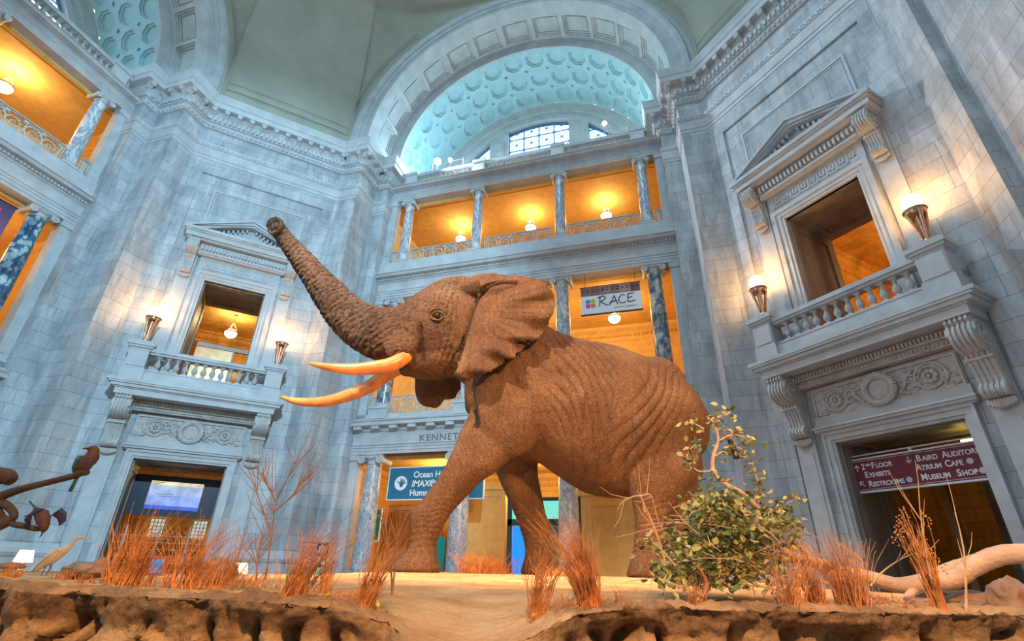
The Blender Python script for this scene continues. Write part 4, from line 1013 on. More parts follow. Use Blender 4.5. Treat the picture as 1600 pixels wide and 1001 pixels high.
    # trunk rings
    mt_ = (1 - sm(-2.5, -2.1, X))
    along = (-X * .72 + Z * .69)
    d, g = folds(along * 31 + n2 * 3.0 + n1 * 3, .019, mt_, 2.6); disp += d; gv += g * .9
    disp *= AMP; disp += n2 * .010
    # cobbled skin over trunk top
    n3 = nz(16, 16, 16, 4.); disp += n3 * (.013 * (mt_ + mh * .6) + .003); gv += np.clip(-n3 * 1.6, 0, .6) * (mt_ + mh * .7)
    co += no * disp[:, None]
    me2.vertices.foreach_set('co', co.ravel()); me2.update()
    at = me2.attributes.new('groove_shade', 'FLOAT', 'POINT'); at.data.foreach_set('value', np.clip(gv, 0, 1).astype(np.float32))
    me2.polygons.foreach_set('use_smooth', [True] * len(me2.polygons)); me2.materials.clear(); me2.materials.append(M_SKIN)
    tag(o, 'large brown mounted African elephant striding left with raised trunk', 'elephant')
    # tusks
    def tusk(pts8, ws, r0):
        P_ = [L(a * w_ / 8, w_, b * w_ / 8) for (a, b), w_ in zip(pts8, ws)]; C = catmull(P_, 8); n = len(C)
        mb = MB(); mb.tube(C, [r0 * (1 - (i / (n - 1)) ** 2.6 * .80) if i < n - 1 else .012 for i in range(n)], 20)
        mb.obj('tusk', M_IVORY, o, None, 60)
    tusk([(-1.60, 3.50), (-1.80, 3.27), (-2.02, 3.11), (-2.32, 3.04), (-2.70, 3.00), (-3.10, 3.03), (-3.43, 3.09)], [8.05, 7.78, 7.66, 7.58, 7.50, 7.45, 7.44], .125)
    tusk([(-1.85, 3.08), (-2.06, 2.94), (-2.34, 2.71), (-2.70, 2.53), (-3.10, 2.42), (-3.50, 2.42), (-3.78, 2.49)], [8.42, 8.46, 8.54, 8.62, 8.66, 8.66, 8.64], .125)
    e = MB(); e.sphere((0, 0, 0), .05, 14); ky = 7.52
    e.obj('eye', M_EYE, o, T(L(-1.335 * ky / 8, ky, 4.05 * ky / 8)), True)
    # eyelid rolls
    m = MB()
    for r, a0, a1, th in ((.075, .2, 3.0, .022), (.085, 3.3, 6.1, .02), (.13, .3, 2.8, .018)):
        m.tube([(r * 1.2 * math.cos(a0 + (a1 - a0) * k / 12), -.02, r * math.sin(a0 + (a1 - a0) * k / 12)) for k in range(13)], [th * (.4 + .6 * math.sin(math.pi * k / 12)) for k in range(13)], 8)
    m.obj('eyelid', M_SKIN, o, T(L(-1.335 * ky / 8, ky + .01, 4.05 * ky / 8)), True)
    # trunk tip: open end with two nostrils, turned to the viewer
    tp = L(-4.685 * 7.66 / 8, 7.66, 5.93 * 7.66 / 8)
    m = MB(); m.lathe([(0, -.02), (.11, -.02), (.135, .01), (.165, .02), (.18, -.01), (.17, -.06), (.13, -.12)], 24)
    Mt_ = T(tp) @ Vector((-.38, -.85, -.10)).to_track_quat('Z', 'Y').to_matrix().to_4x4() @ Matrix.Diagonal((.92, 1.0, 1, 1)); m.obj('trunk_tip', M_SKIN, o, Mt_, True)
    for sx in (-1, 1):
        m = MB(); m.sphere((sx * .055, .01, -.005), .045, 12, None, 1, 1.6, .5); m.obj('nostril', M_NOSTRIL, o, Mt_, True)
    m = MB(); rnd = random.Random(4)
    for k in range(46):
        a = Vector((rnd.uniform(-.02, .02), rnd.uniform(-.03, .03), 0)); m.tube([a, a + Vector((rnd.uniform(.0, .06), rnd.uniform(-.04, .04), -.13)), a + Vector((rnd.uniform(.02, .10), rnd.uniform(-.06, .06), -.30))], [.010, .008, .003], 4)
    m.obj('tail_tuft', M_EYE, o, T(L(3.52, 8.0, 1.95)))
    return o
ELE = elephant()
# ---------------------------------------------------------------- sand platform
def mat_sand():
    m, nt, p, N, L = newmat('sand_and_clay'); p.inputs['Roughness'].default_value = .9; p.inputs['Specular IOR Level'].default_value = .15
    tc = N.new('ShaderNodeTexCoord'); g = N.new('ShaderNodeNewGeometry')
    n = node(nt, 'ShaderNodeTexNoise', Scale=2.2, Detail=10.0, Roughness=.65); L.new(tc.outputs['Object'], n.inputs[0])
    r = ramp(nt, [(.3, (.52, .28, .12)), (.5, (.74, .46, .23)), (.7, (.88, .65, .40))]); L.new(n.outputs[0], r.inputs[0])
    at = N.new('ShaderNodeAttribute'); at.attribute_name = 'crust_crack_shade'
    n3 = node(nt, 'ShaderNodeTexNoise', Scale=26.0, Detail=8.0, Roughness=.75); L.new(tc.outputs['Object'], n3.inputs[0])
    cr = ramp(nt, [(.35, (.085, .045, .022)), (.62, (.36, .21, .11))]); L.new(n3.outputs[0], cr.inputs[0])
    L.new(mix(nt, at.outputs[2], r.outputs[0], cr.outputs[0]), p.inputs['Base Color'])
    n2 = node(nt, 'ShaderNodeTexNoise', Scale=55.0, Detail=10.0, Roughness=.7); L.new(tc.outputs['Object'], n2.inputs[0])
    b = bump(nt, n2.outputs[0], 1.0, .016); n4 = node(nt, 'ShaderNodeTexNoise', Scale=9.0, Detail=6.0); L.new(tc.outputs['Object'], n4.inputs[0]); bump(nt, n4.outputs[0], .8, .06, b); return m
M_SAND = mat_sand()
def interp(tab, x):
    if x <= tab[0][0]: return tab[0][1]
    for (a, b), (c, d) in zip(tab, tab[1:]):
        if x <= c: return lerp(b, d, (x - a) / (c - a))
    return tab[-1][1]
def zs(u, d):                                       # surface height relative to the eye
    g = smooth01(-2.7, -1.5, u) * (1 - smooth01(2.6, 3.6, u)) * smooth01(3.2, 6.8, d)
    z = -.125 + .078 * g + .03 * (1 - smooth01(-2.6, -1.6, u)) * (1 - smooth01(3, 4.5, d))
    z += .012 * noise.noise(Vector((u * .9, d * .7, 0))) * smooth01(2.2, 3.2, d) * (1 - g * .7)
    ramp_ = math.exp(-((u + .17) / .36) ** 2) * (1 - smooth01(2.0, 4.2, d)); z -= .13 * ramp_ * 1.0
    return z
EDGE = [(-6, 4.6), (-4.5, 3.6), (-3, 2.7), (-2.0, 2.35), (-1.2, 2.30), (-.85, 2.18), (-.45, 2.26), (-.15, 1.9), (.10, 2.05), (.3, 2.30), (.8, 2.32), (1.4, 2.38), (2.0, 2.40), (2.6, 2.6), (3.4, 3.0), (4.4, 3.9)]
BACK = [(-6, 4.9), (-4.8, 6.2), (-4, 8), (-3, 10), (2.6, 10.8), (3.4, 9.6), (3.9, 7.0), (4.0, 5.6), (4.4, 4.4)]
def sand():
    vs = []; cr = []; rows = []
    us = []; u = -6.0
    while u < 4.4: us.append(u); u += .016 if -2.6 < u < 2.8 else .05
    for u in us:
        de = interp(EDGE, u) + .05 * noise.noise(Vector((u * 2.3, 0, 4))) + .025 * noise.noise(Vector((u * 9, 0, 4))); db = max(de + .4, interp(BACK, u)); col = []
        rampf = math.exp(-((u + .17) / .33) ** 4)
        ze = zs(u, de)
        for k in range(64):                            # cliff from floor to lip
            t = k / 63; h = -Z0 + (ze + Z0) * (1 - (1 - t) ** 2.6)
            dep = (ze - h)
            flute = abs(noise.noise(Vector((u * 5.5, dep * .7, 7)))) * 1.0 + .5 * abs(noise.noise(Vector((u * 13, dep * 1.6, 2))))
            hol = .045 * smooth01(.02, .10, dep) * (.3 + flute * 1.2) - .30 * smooth01(.12, 1.0, dep)
            back = hol * (1 - rampf) + rampf * (-.9 * dep)
            lump = .045 * noise.noise(Vector((u * 6, dep * 8, 5))) + .028 * noise.noise(Vector((u * 15, dep * 17, 5))) + .020 * noise.noise(Vector((u * 30, dep * 22, 1))) + .010 * noise.noise(Vector((u * 60, dep * 60, 1)))
            ck = abs(noise.noise(Vector((u * 3.4 + .5 * noise.noise(Vector((u * 3, dep * 5, 1))), dep * .55, 2)))); crack = smooth01(.085, .0, ck) * smooth01(.03, .10, dep); lump += .11 * crack
            dd = de + back + lump * (1 - rampf * .6)
            col.append((u, dd, h)); cr.append(max(0, (1 - smooth01(.03, .13, dep)) * (1 - rampf) * .95 + (.25 * (1 - min(1, flute * 3)) + .7 * crack if dep > .06 and rampf < .5 else 0)))  # dark lip crust, plus shade painted into the cracks of the face
        n = 60
        for k in range(1, n + 1):
            t = (k / n) ** 1.9; d = lerp(de, db, t); z = zs(u, d)
            near = 1 - smooth01(0, .7, d - de)
            rough = .016 * noise.noise(Vector((u * 7, d * 7, 0))) + .014 * noise.noise(Vector((u * 19, d * 19, 3))) + .014 * noise.noise(Vector((u * 43, d * 43, 3)))
            q = noise.noise(Vector((u * 6, d * 9, 11))); ftp = -.012 * smooth01(.25, .45, q) * math.exp(-((u) / .5) ** 2)
            z += rough * (.35 + near * (1 - rampf)) + ftp
            z += near * (1 - rampf) * .02 * smooth01(0, .08, d - de)
            col.append((u, d, z)); cr.append(max(0, near * .75 * (1 - rampf) * smooth01(-.25, .15, noise.noise(Vector((u * 3, d * 3, 8))) + .12) * (1 - smooth01(.1, .45, d - de))))
        for k in range(5): col.append((u, db + .05 * k, lerp(zs(u, db), -Z0, (k + 1) / 5))); cr.append(.3)
        rows.append(col)
    m = len(rows[0]); W = [EP(u, d, z) for c in rows for u, d, z in c]
    me = bpy.data.meshes.new('sand_platform'); me.from_pydata([tuple(v) for v in W], [], [(i * m + k, (i + 1) * m + k, (i + 1) * m + k + 1, i * m + k + 1) for i in range(len(rows) - 1) for k in range(m - 1)])
    at = me.attributes.new('crust_crack_shade', 'FLOAT', 'POINT'); at.data.foreach_set('value', [min(1, c) for c in cr])
    me.polygons.foreach_set('use_smooth', [True] * len(me.polygons)); me.materials.append(M_SAND)
    o = link('sand_platform', me); tag(o, 'orange sand and clay platform with eroded front edge under the elephant', 'platform')
sand()
def gp(px, py, d=None):                             # ground point under a photo column at distance d
    r = PX(px, py, 1.0); v = Vector((r.x, r.y, 0)); u1 = v.dot(RT0) ; return u1
def GU(px, d, extra=0):                              # (u, d) -> world point on the sand for photo column px
    v = PX(px, 890, d); u = Vector((v.x, v.y, 0)).dot(RT0); d = max(d, interp(EDGE, u) + .13); return EP(u, d, zs(u, d) + extra), u

# ---------------------------------------------------------------- grass, twigs, branches, leaves
def mat_plant(name, c, var=.3, rough=.6):
    m, nt, p, N, L = newmat(name); p.inputs['Roughness'].default_value = rough
    tc = N.new('ShaderNodeTexCoord'); n = node(nt, 'ShaderNodeTexNoise', Scale=14.0, Detail=3.0); L.new(tc.outputs['Object'], n.inputs[0])
    r = ramp(nt, [(.3, tuple(x * (1 - var) for x in c)), (.7, tuple(min(1, x * (1 + var)) for x in c))]); L.new(n.outputs[0], r.inputs[0]); L.new(r.outputs[0], p.inputs['Base Color']); return m
M_GRASS = mat_plant('dry_orange_grass', (.70, .28, .085), .5); M_STRAW = mat_plant('dry_straw', (.66, .40, .18)); M_TWIG = mat_plant('brown_twig', (.30, .15, .08))
M_BARK = mat_simple('pale_bare_wood', (.62, .42, .29), .7, 0, 6, .3, .6, 30); M_DBARK = mat_simple('dark_bark', (.07, .042, .03), .8, 0, 8, .4, .8, 30)
M_LEAF = mat_plant('olive_leaf', (.40, .37, .13), .5, .5); M_LEAFD = mat_plant('dark_green_leaf', (.10, .16, .05), .4, .5)
M_ROCK = mat_simple('brown_rock', (.33, .20, .13), .85, 0, 5, .45, .9, 14)
def clump(base, h, spread, n, lean=0, label='', mat=M_GRASS, th=.0035, foot=.05, seed=0, droop=.3, group=None, heads=False):
    rnd = random.Random(seed); mb = MB()
    for i in range(n):
        a = rnd.uniform(0, 2 * math.pi); r = foot * math.sqrt(rnd.random()); b = Vector((r * math.cos(a), r * math.sin(a), -.02))
        hh = h * (1 - .62 * rnd.random() ** 1.3); le = rnd.gauss(lean, spread * .5); ly = rnd.gauss(0, spread * .35); dr = rnd.uniform(0, droop)
        pts = []
        for k in range(7):
            t = k / 6; cv = t ** 1.8
            pts.append(b + RT0 * (hh * (le * t * .6 + le * cv * .6 + .02 * math.sin(t * 9 + i))) + HD * (hh * ly * cv) + Vector((0, 0, hh * (t - dr * cv * t * .5))))
        mb.tube(pts, [th * (1 - .75 * k / 6) for k in range(7)], 3, None, False)
        if heads and i % 3 == 0:
            for q in range(6): mb.sphere(pts[-1] + Vector((rnd.gauss(0, .008), rnd.gauss(0, .008), -q * .012)), .005, 4)
    o = mb.obj('grass_clump', mat, None, T(base)); tag(o, label, 'grass', group); return o
def twigs(base, pts_list, label, mat=M_TWIG, name='dry_twig', cat='twig', r0=.006, seed=0, side=6):
    rnd = random.Random(seed); mb = MB()
    for pts in pts_list:
        C = catmull([p - base for p in pts], 6); n = len(C); mb.tube(C, [r0 * (1 - .7 * i / n) for i in range(n)], 5)
        for k in range(side):
            i = rnd.randrange(n // 4, n - 1); d0 = (C[min(i + 1, n - 1)] - C[i - 1]).normalized(); q = C[i]; L_ = rnd.uniform(.04, .14)
            v = (d0 + RT0 * rnd.uniform(-1, 1) + Vector((0, 0, rnd.uniform(0, .8)))).normalized(); q2 = q + v * L_; q3 = q2 + (v + Vector((0, 0, .5))).normalized() * L_ * .7
            mb.tube([q, q2, q3], [r0 * .45, r0 * .3, r0 * .15], 4)
    o = mb.obj(name, mat, None, T(base)); tag(o, label, cat); return o
GR = [ # px, d, height, spread, n, lean, foot, label, material
 (462, 2.35, .38, .28, 110, .30, .05, 'tall orange grass clump leaning right at the clay edge below the tusks', M_GRASS),
 (510, 3.0, .34, .16, 45, .02, .04, 'thin upright orange grass clump left of the blue hall sign column', M_GRASS),
 (574, 2.35, .34, .22, 80, .22, .035, 'orange grass clump at the edge left of the planted foot', M_GRASS),
 (190, 3.0, .36, .30, 190, .08, .09, 'dense orange grass clump under the left doorway screen', M_GRASS),
 (225, 3.1, .30, .45, 90, .25, .08, 'spreading grass clump bending right under the left doorway', M_GRASS),
 (292, 3.0, .34, .40, 170, .12, .10, 'wide orange grass clump right of the small red-framed tablet', M_GRASS),
 (345, 3.1, .36, .50, 90, .15, .10, 'loose feathery grass clump below the left scroll bracket', M_GRASS),
 (12, 3.0, .14, .3, 60, .2, .05, 'short orange grass tuft at the left frame edge', M_GRASS),
 (100, 3.6, .10, .5, 60, .1, .05, 'small rounded orange tuft just right of the white egret', M_GRASS),
 (128, 3.0, .07, .4, 30, .1, .03, 'tiny orange tuft near the egret, left one of two', M_GRASS),
 (145, 3.0, .07, .4, 30, .1, .03, 'tiny orange tuft near the egret, right one of two', M_GRASS),
 (400, 3.4, .16, .6, 90, .0, .14, 'low matted red-orange grass right of the left doorway', M_GRASS),
 (520, 2.6, .07, 1.4, 120, .9, .16, 'flattened orange grass lying over the clay edge', M_GRASS),
 (742, 8.9, .40, .6, 110, .0, .30, 'orange grass clump behind the forward foot, left one', M_GRASS),
 (775, 9.2, .34, .6, 90, .1, .28, 'orange grass clump behind the forward foot, right one', M_GRASS),
 (838, 2.55, .36, .22, 70, .12, .04, 'tall thin grass clump in front of the far front leg', M_GRASS),
 (925, 2.35, .44, .20, 200, -.22, .05, 'thick tall orange grass clump leaning left under the belly', M_GRASS),
 (900, 2.45, .10, .9, 120, .1, .12, 'short tangled grass mat around the tall clump under the belly', M_GRASS),
 (850, 2.4, .08, .5, 70, .0, .06, 'stubby red grass tuft left of the tall clump under the belly', M_GRASS),
 (973, 2.35, .11, .3, 30, .0, .02, 'small stiff grass tuft between belly clump and leafy branch', M_GRASS),
 (880, 7.2, .16, .8, 120, .0, .3, 'low orange grass in front of the far front foot', M_GRASS),
 (1085, 2.45, .16, .22, 40, -.08, .03, 'short upright orange tuft in front of the leafy branch', M_GRASS),
 (1225, 2.5, .30, .35, 90, .05, .05, 'airy orange grass clump at the left end of the pale fallen limb', M_GRASS),
 (1268, 2.5, .36, .18, 90, -.05, .04, 'slim orange grass clump crossing the fallen limb', M_GRASS),
 (1322, 2.5, .36, .26, 200, .0, .07, 'dense orange grass clump in front of the maroon sign doorway', M_GRASS),
 (1372, 2.7, .10, .8, 60, .1, .08, 'low orange tuft beside the brown clod on the right', M_GRASS),
 (1422, 2.5, .06, .3, 25, .0, .015, 'tiny orange tuft in front of the rocks, left one', M_GRASS),
 (1446, 2.35, .07, .2, 30, .0, .015, 'tiny orange tuft in front of the rocks, right one', M_GRASS),
 (1486, 2.4, .46, .14, 60, -.04, .025, 'tall thick reddish reed clump at the right in front of the doorway', M_GRASS),
]
for i, (px, d, h, sp, n, le, ft, lb, mt) in enumerate(GR):
    b, u = GU(px, d)
    lf_ = px < 360 and h > .25; clump(b, h * (1.28 if lf_ else 1.08), sp * (1.2 if lf_ else 1.45), int(n * (1 if 'reed' in lb else .75 if lf_ else 1.0)), le, lb, mt, (.0024 if d < 4 else .006) * (1.7 if 'reed' in lb else 1), ft, i + 11, .6, None, 'reed' in lb)
rnd = random.Random(9)
def px_path(l): return [PX(*q) for q in l]
B0 = GU(418, 2.6)[0]
twigs(B0, [px_path(l) for l in ([(414, 905, 2.6), (424, 840, 2.6), (431, 785, 2.62), (450, 745, 2.6), (470, 705, 2.6)], [(424, 840, 2.6), (412, 800, 2.6), (402, 770, 2.6), (396, 735, 2.6)], [(431, 785, 2.62), (420, 760, 2.6), (408, 738, 2.6)], [(427, 800, 2.6), (455, 775, 2.6), (475, 745, 2.6)], [(400, 905, 2.6), (404, 860, 2.6), (412, 820, 2.6)])], 'bare forked twig bush standing right of the left doorway', M_TWIG, 'dry_bush', 'bush', .0042, 3, 13)
B1 = GU(612, 2.4)[0]
twigs(B1, [px_path(l) for l in ([(612, 930, 2.4), (618, 880, 2.4), (622, 840, 2.4), (636, 800, 2.4)], [(613, 925, 2.4), (610, 880, 2.4), (604, 835, 2.4), (600, 800, 2.4)])], 'thin brown dead stem just left of the planted front foot', M_TWIG, 'dead_twig', 'twig', .005, 5, 8)
B2 = GU(1035, 2.5)[0]
twigs(B2, [px_path(l) for l in ([(1040, 880, 2.6), (1025, 830, 2.6), (1008, 790, 2.6), (995, 765, 2.6)], [(1008, 800, 2.6), (1000, 775, 2.6), (975, 782, 2.6), (965, 795, 2.6)], [(1000, 775, 2.6), (1015, 772, 2.6), (1022, 785, 2.6)])], 'long dry seed stalks crossing the hind leg', M_STRAW, 'dry_stalk', 'grass', .005, 8, 3)
B3 = GU(1400, 2.6)[0]
twigs(B3, [px_path(l) for l in ([(1360, 915, 2.7), (1380, 892, 2.7), (1410, 872, 2.7), (1445, 858, 2.7)], [(1350, 880, 2.7), (1330, 862, 2.7), (1345, 900, 2.7)], [(1455, 905, 2.5), (1445, 850, 2.5), (1438, 800, 2.5), (1437, 790, 2.5)], [(1510, 965, 2.5), (1508, 880, 2.5), (1500, 830, 2.5), (1492, 800, 2.5)])], 'curved dry stalks arching over the fallen limb near the reeds', M_STRAW, 'dry_stalk', 'grass', .005, 12, 3)
# pale fallen tree
FB = EP(2.0, 3.1, -.12)
t = thing('fallen_tree', 'pale bare fallen tree limb lying across the sand at right', 'fallen tree', T(FB))
def limb(name, pts, rad, mat=M_BARK, par=t, base=FB, n=10):
    C = catmull([PX(*p) - base for p in pts], 8); L_ = len(C)
    rr = [lerp(rad[int(i / (L_ - 1) * (len(rad) - 1))], rad[min(len(rad) - 1, int(i / (L_ - 1) * (len(rad) - 1)) + 1)], (i / (L_ - 1) * (len(rad) - 1)) % 1) * (1 + .08 * noise.noise(Vector((i * .6, len(pts), 0)))) for i in range(L_)]
    mb = MB(); mb.tube(C, rr, n); return mb.obj(name, mat, par, None, 60)
limb('branch', [(1640, 866, 2.9), (1600, 864, 2.95), (1560, 868, 3.0), (1520, 885, 3.05), (1490, 905, 3.1), (1450, 908, 3.1), (1405, 914, 3.15), (1360, 902, 3.2), (1330, 895, 3.25), (1290, 888, 3.3), (1255, 874, 3.35), (1215, 872, 3.4), (1160, 858, 3.45), (1120, 865, 3.5)], [.050, .050, .047, .045, .040, .032, .026, .02, .012])
limb('branch', [(1545, 868, 3.08), (1500, 882, 3.12), (1470, 892, 3.15), (1445, 905, 3.15), (1425, 925, 3.1), (1408, 945, 3.0)], [.03, .03, .028, .026, .022, .018])
limb('branch', [(1290, 888, 3.3), (1262, 868, 3.28), (1250, 855, 3.25), (1225, 850, 3.22), (1212, 832, 3.2), (1200, 815, 3.2), (1180, 790, 3.15), (1158, 770, 3.1), (1135, 757, 3.1), (1116, 740, 3.1), (1114, 715, 3.1), (1122, 690, 3.1), (1120, 672, 3.1)], [.024, .022, .02, .019, .018, .016, .014, .010, .006])
limb('branch', [(1330, 895, 3.3), (1290, 880, 3.25), (1240, 868, 3.2), (1215, 850, 3.15), (1200, 835, 3.1), (1190, 825, 3.1), (1170, 800, 3.05)], [.022, .02, .018, .014, .01])
limb('branch', [(1260, 880, 3.3), (1245, 905, 3.2), (1225, 930, 3.05), (1205, 950, 2.95)], [.018, .016, .014, .008])
limb('branch', [(1400, 950, 3.0), (1372, 935, 3.1), (1345, 922, 3.2), (1310, 915, 3.3), (1270, 905, 3.35)], [.02, .018, .014, .010])
limb('branch', [(1105, 920, 3.0), (1112, 905, 3.0), (1130, 898, 3.0), (1150, 893, 3.1), (1180, 895, 3.2)], [.016, .014, .012, .008])
limb('branch', [(1250, 855, 3.25), (1230, 862, 3.2), (1200, 868, 3.2), (1170, 862, 3.2), (1150, 855, 3.2)], [.012, .010, .008, .005])
# leafy branch
LB = EP(1.2, 3.2, -.12)
t2 = thing('leafy_branch', 'leafy olive-green branch piled behind the sand edge at the hind legs', 'shrub', T(LB))
stems = [[(1120, 672, 3.1), (1112, 655, 3.1), (1130, 650, 3.1), (1145, 640, 3.1)], [(1122, 690, 3.1), (1140, 680, 3.1), (1160, 682, 3.1), (1170, 690, 3.1)], [(1116, 735, 3.1), (1090, 735, 3.1), (1074, 715, 3.1), (1080, 700, 3.1), (1092, 690, 3.1)],
         [(1114, 715, 3.1), (1130, 705, 3.1), (1155, 700, 3.1), (1180, 712, 3.1)], [(1100, 670, 3.1), (1085, 662, 3.1), (1070, 660, 3.1)], [(1180, 790, 3.15), (1185, 760, 3.1), (1180, 740, 3.1), (1175, 720, 3.1)], [(1200, 815, 3.2), (1220, 795, 3.15), (1232, 785, 3.1), (1248, 778, 3.1)],
         [(1170, 800, 3.05), (1140, 790, 3.0), (1110, 785, 3.0), (1085, 800, 3.0)], [(1190, 870, 3.2), (1140, 850, 3.1), (1100, 850, 3.0), (1060, 830, 3.0)], [(1150, 893, 3.1), (1110, 880, 3.0), (1070, 870, 3.0), (1040, 880, 3.0)], [(1060, 890, 2.9), (1035, 860, 2.9), (1015, 845, 2.9), (1005, 842, 2.9)],
         [(1210, 900, 3.1), (1180, 880, 3.0), (1150, 870, 2.9), (1120, 880, 2.9)], [(1230, 860, 3.2), (1245, 830, 3.1), (1230, 810, 3.1), (1220, 800, 3.1)], [(1100, 930, 2.8), (1060, 915, 2.8), (1030, 905, 2.8)], [(1230, 925, 2.9), (1180, 915, 2.9), (1130, 918, 2.8)]]
mb = MB(); leafpts = []
for s_ in stems:
    C = catmull([PX(*p) - LB for p in s_], 7); mb.tube(C, [.007 * (1 - .6 * i / len(C)) for i in range(len(C))], 5)
    for c in C[3:]: leafpts.append(c)
mb.obj('stem', M_BARK, t2, None, 60)
rnd = random.Random(21); lv = [MB(), MB()]
def leaf(mb, c, s):
    ax = Vector((rnd.gauss(0, 1), rnd.gauss(0, 1), rnd.gauss(0, .7))).normalized(); sd = ax.cross(Vector((rnd.gauss(0, 1), rnd.gauss(0, 1), rnd.gauss(0, 1)))).normalized(); up = ax.cross(sd)
    o_ = [(0, 0, 0), (.3, .26, .05), (.65, .30, .04), (1, 0, -.1), (.65, -.30, .04), (.3, -.26, .05), (.5, 0, -.03)]
    mb.add([c + ax * (a * s) + sd * (b * s) + up * (z * s) for a, b, z in o_], [(0, 1, 6), (1, 2, 6), (2, 3, 6), (3, 4, 6), (4, 5, 6), (5, 0, 6)])
for c in leafpts:
    for k in range(2): leaf(lv[0 if rnd.random() < .8 else 1], c + Vector((rnd.gauss(0, .03), rnd.gauss(0, .03), rnd.gauss(0, .03))), rnd.uniform(.028, .052))
for k in range(3000):                                # the dense heap low down
    cx_, cy_, sx_, sy_ = rnd.choice([(1125, 815, 28, 26), (1160, 835, 30, 24), (1105, 860, 34, 22), (1170, 880, 36, 20), (1120, 900, 45, 14), (1075, 850, 22, 22), (1200, 820, 24, 20), (1130, 790, 30, 18), (1060, 890, 26, 14), (1095, 800, 14, 14)])
    px, py = rnd.gauss(cx_, sx_ * .8), rnd.gauss(cy_, sy_ * .8); d = rnd.uniform(2.85, 3.7); c = PX(px, min(py, 915), d) - LB
    if c.z < -.02: c.z = rnd.uniform(0, .05)
    leaf(lv[0 if rnd.random() < .72 else 1], c, rnd.uniform(.032, .058))
for k in range(40):                                  # tangled bare twigs in the heap
    a = PX(rnd.uniform(1050, 1230), rnd.uniform(800, 905), rnd.uniform(2.9, 3.5)) - LB; v = Vector((rnd.gauss(0, .1), rnd.gauss(0, .1), rnd.gauss(0, .05))); lv[0]
    mbt = lv[0] if False else None
a = tag(lv[0].obj('leaves', M_LEAF, t2), None, None, None, 'stuff'); b = tag(lv[1].obj('dark_leaves', M_LEAFD, t2), 'darker green leaves', None, None, 'stuff')
mb = MB()
for k in range(90):
    a = PX(rnd.uniform(1040, 1240), rnd.uniform(790, 915), rnd.uniform(2.85, 3.6)) - LB; v = Vector((rnd.gauss(0, .09), rnd.gauss(0, .07), rnd.gauss(0, .05))); mb.tube([a, a + v, a + v * 1.8 + Vector((rnd.gauss(0, .02), 0, rnd.gauss(0, .03)))], [.0035, .003, .0015], 4)
tag(mb.obj('twigs', M_BARK, t2), 'bare pale twigs', None, None, 'stuff')
# ridged horn lying in the leaves
mb = MB(); C = catmull([PX(1082, 878, 2.85), PX(1096, 893, 2.85), PX(1104, 912, 2.85), PX(1100, 930, 2.8)], 10); C = [c - C[-1] for c in C]
mb.tube(C, [(.004 + .010 * i / len(C)) * (1.15 if i % 2 else .9) for i in range(len(C))], 12)
tag(mb.obj('horn', mat_simple('reddish_horn', (.42, .16, .08), .5, 0, 8, .3), None, T(PX(1100, 930, 2.8))), 'ridged reddish antelope horn poking from the leafy branch', 'horn')
def rock(px, py, d, sx, sy, sz, label, seed, mat=M_ROCK, name='rock'):
    c = PX(px, py, d); bm = bmesh.new(); bmesh.ops.create_icosphere(bm, subdivisions=4, radius=1)
    for v in bm.verts:
        n = v.co.normalized(); k = 1 + .28 * noise.noise(n * 1.6 + Vector((seed, 0, 0))) + .12 * noise.noise(n * 4 + Vector((seed, 3, 0))) + .05 * noise.noise(n * 11)
        v.co = Vector((n.x * sx, n.y * sy, n.z * sz)) * k
    me = bpy.data.meshes.new(name); bm.to_mesh(me); bm.free(); me.polygons.foreach_set('use_smooth', [True] * len(me.polygons)); me.materials.append(mat)
    me.set_sharp_from_angle(angle=math.radians(35)); Mx = Matrix((RT0, HD, Vector((0, 0, 1)))).transposed().to_4x4(); Mx.translation = c
    tag(link(name, me, None, Mx), label, 'rock')
rock(1385, 952, 3.0, .11, .08, .05, 'dark lumpy clod under the fallen limb, left of the rocks', 1)
rock(1437, 948, 3.0, .10, .08, .05, 'brown rough rock under the fallen limb between clod and flat stones', 2)
rock(1466, 938, 3.3, .12, .1, .06, 'rounded brown rock behind the reed clump', 3)
rock(1520, 938, 3.2, .16, .12, .05, 'flat brown stone, upper of the stacked pair at right', 4)
rock(1545, 952, 3.0, .16, .10, .04, 'flat brown stone, lower of the stacked pair at right', 5)
rock(1560, 965, 2.7, .045, .04, .025, 'small dark pebble in front of the flat stones', 6)
rock(1585, 940, 2.8, .10, .09, .10, 'rough reddish rock at the right frame edge', 7)
rock(135, 891, 4.2, .16, .12, .055, 'low brown mound lying right of the egret', 8)
rock(160, 884, 4.2, .06, .06, .06, 'rounded brown lump at the end of the low mound', 9)
rock(337, 893, 3.6, .12, .10, .08, 'rounded orange-brown clod in the grass at left', 10)
rock(1315, 960, 2.9, .05, .05, .02, 'small flat stone among the orange grass at right', 12)
rock(18, 884, 5.0, .10, .08, .03, 'small grey stone near the white lamp shade', 13)
# ---------------------------------------------------------------- birds and their branch
Mv = lambda p: (lambda X: X)(Matrix((RT0, HD, Vector((0, 0, 1)))).transposed().to_4x4())
def fr_at(p): X = Matrix((RT0, HD, Vector((0, 0, 1)))).transposed().to_4x4(); X.translation = p; return X
M_RUF = mat_simple('rufous_feather', (.085, .035, .022), .7, 0, 20, .3, .3, 60); M_TEAL = mat_simple('teal_feather', (.015, .10, .10), .5, 0, 20, .3, .3, 60)
M_PURP = mat_simple('violet_blue_feather', (.04, .035, .09), .5, 0, 20, .3, .3, 60); M_WHITE = mat_simple('cream_feather', (.74, .58, .40), .7, 0, 18, .15, .4, 50)
M_BEAK = mat_simple('dark_beak', (.06, .05, .05), .4); M_YBEAK = mat_simple('yellow_beak', (.80, .48, .12), .4); M_GREY = mat_simple('grey_leg', (.20, .17, .15), .6)
d0 = 3.1
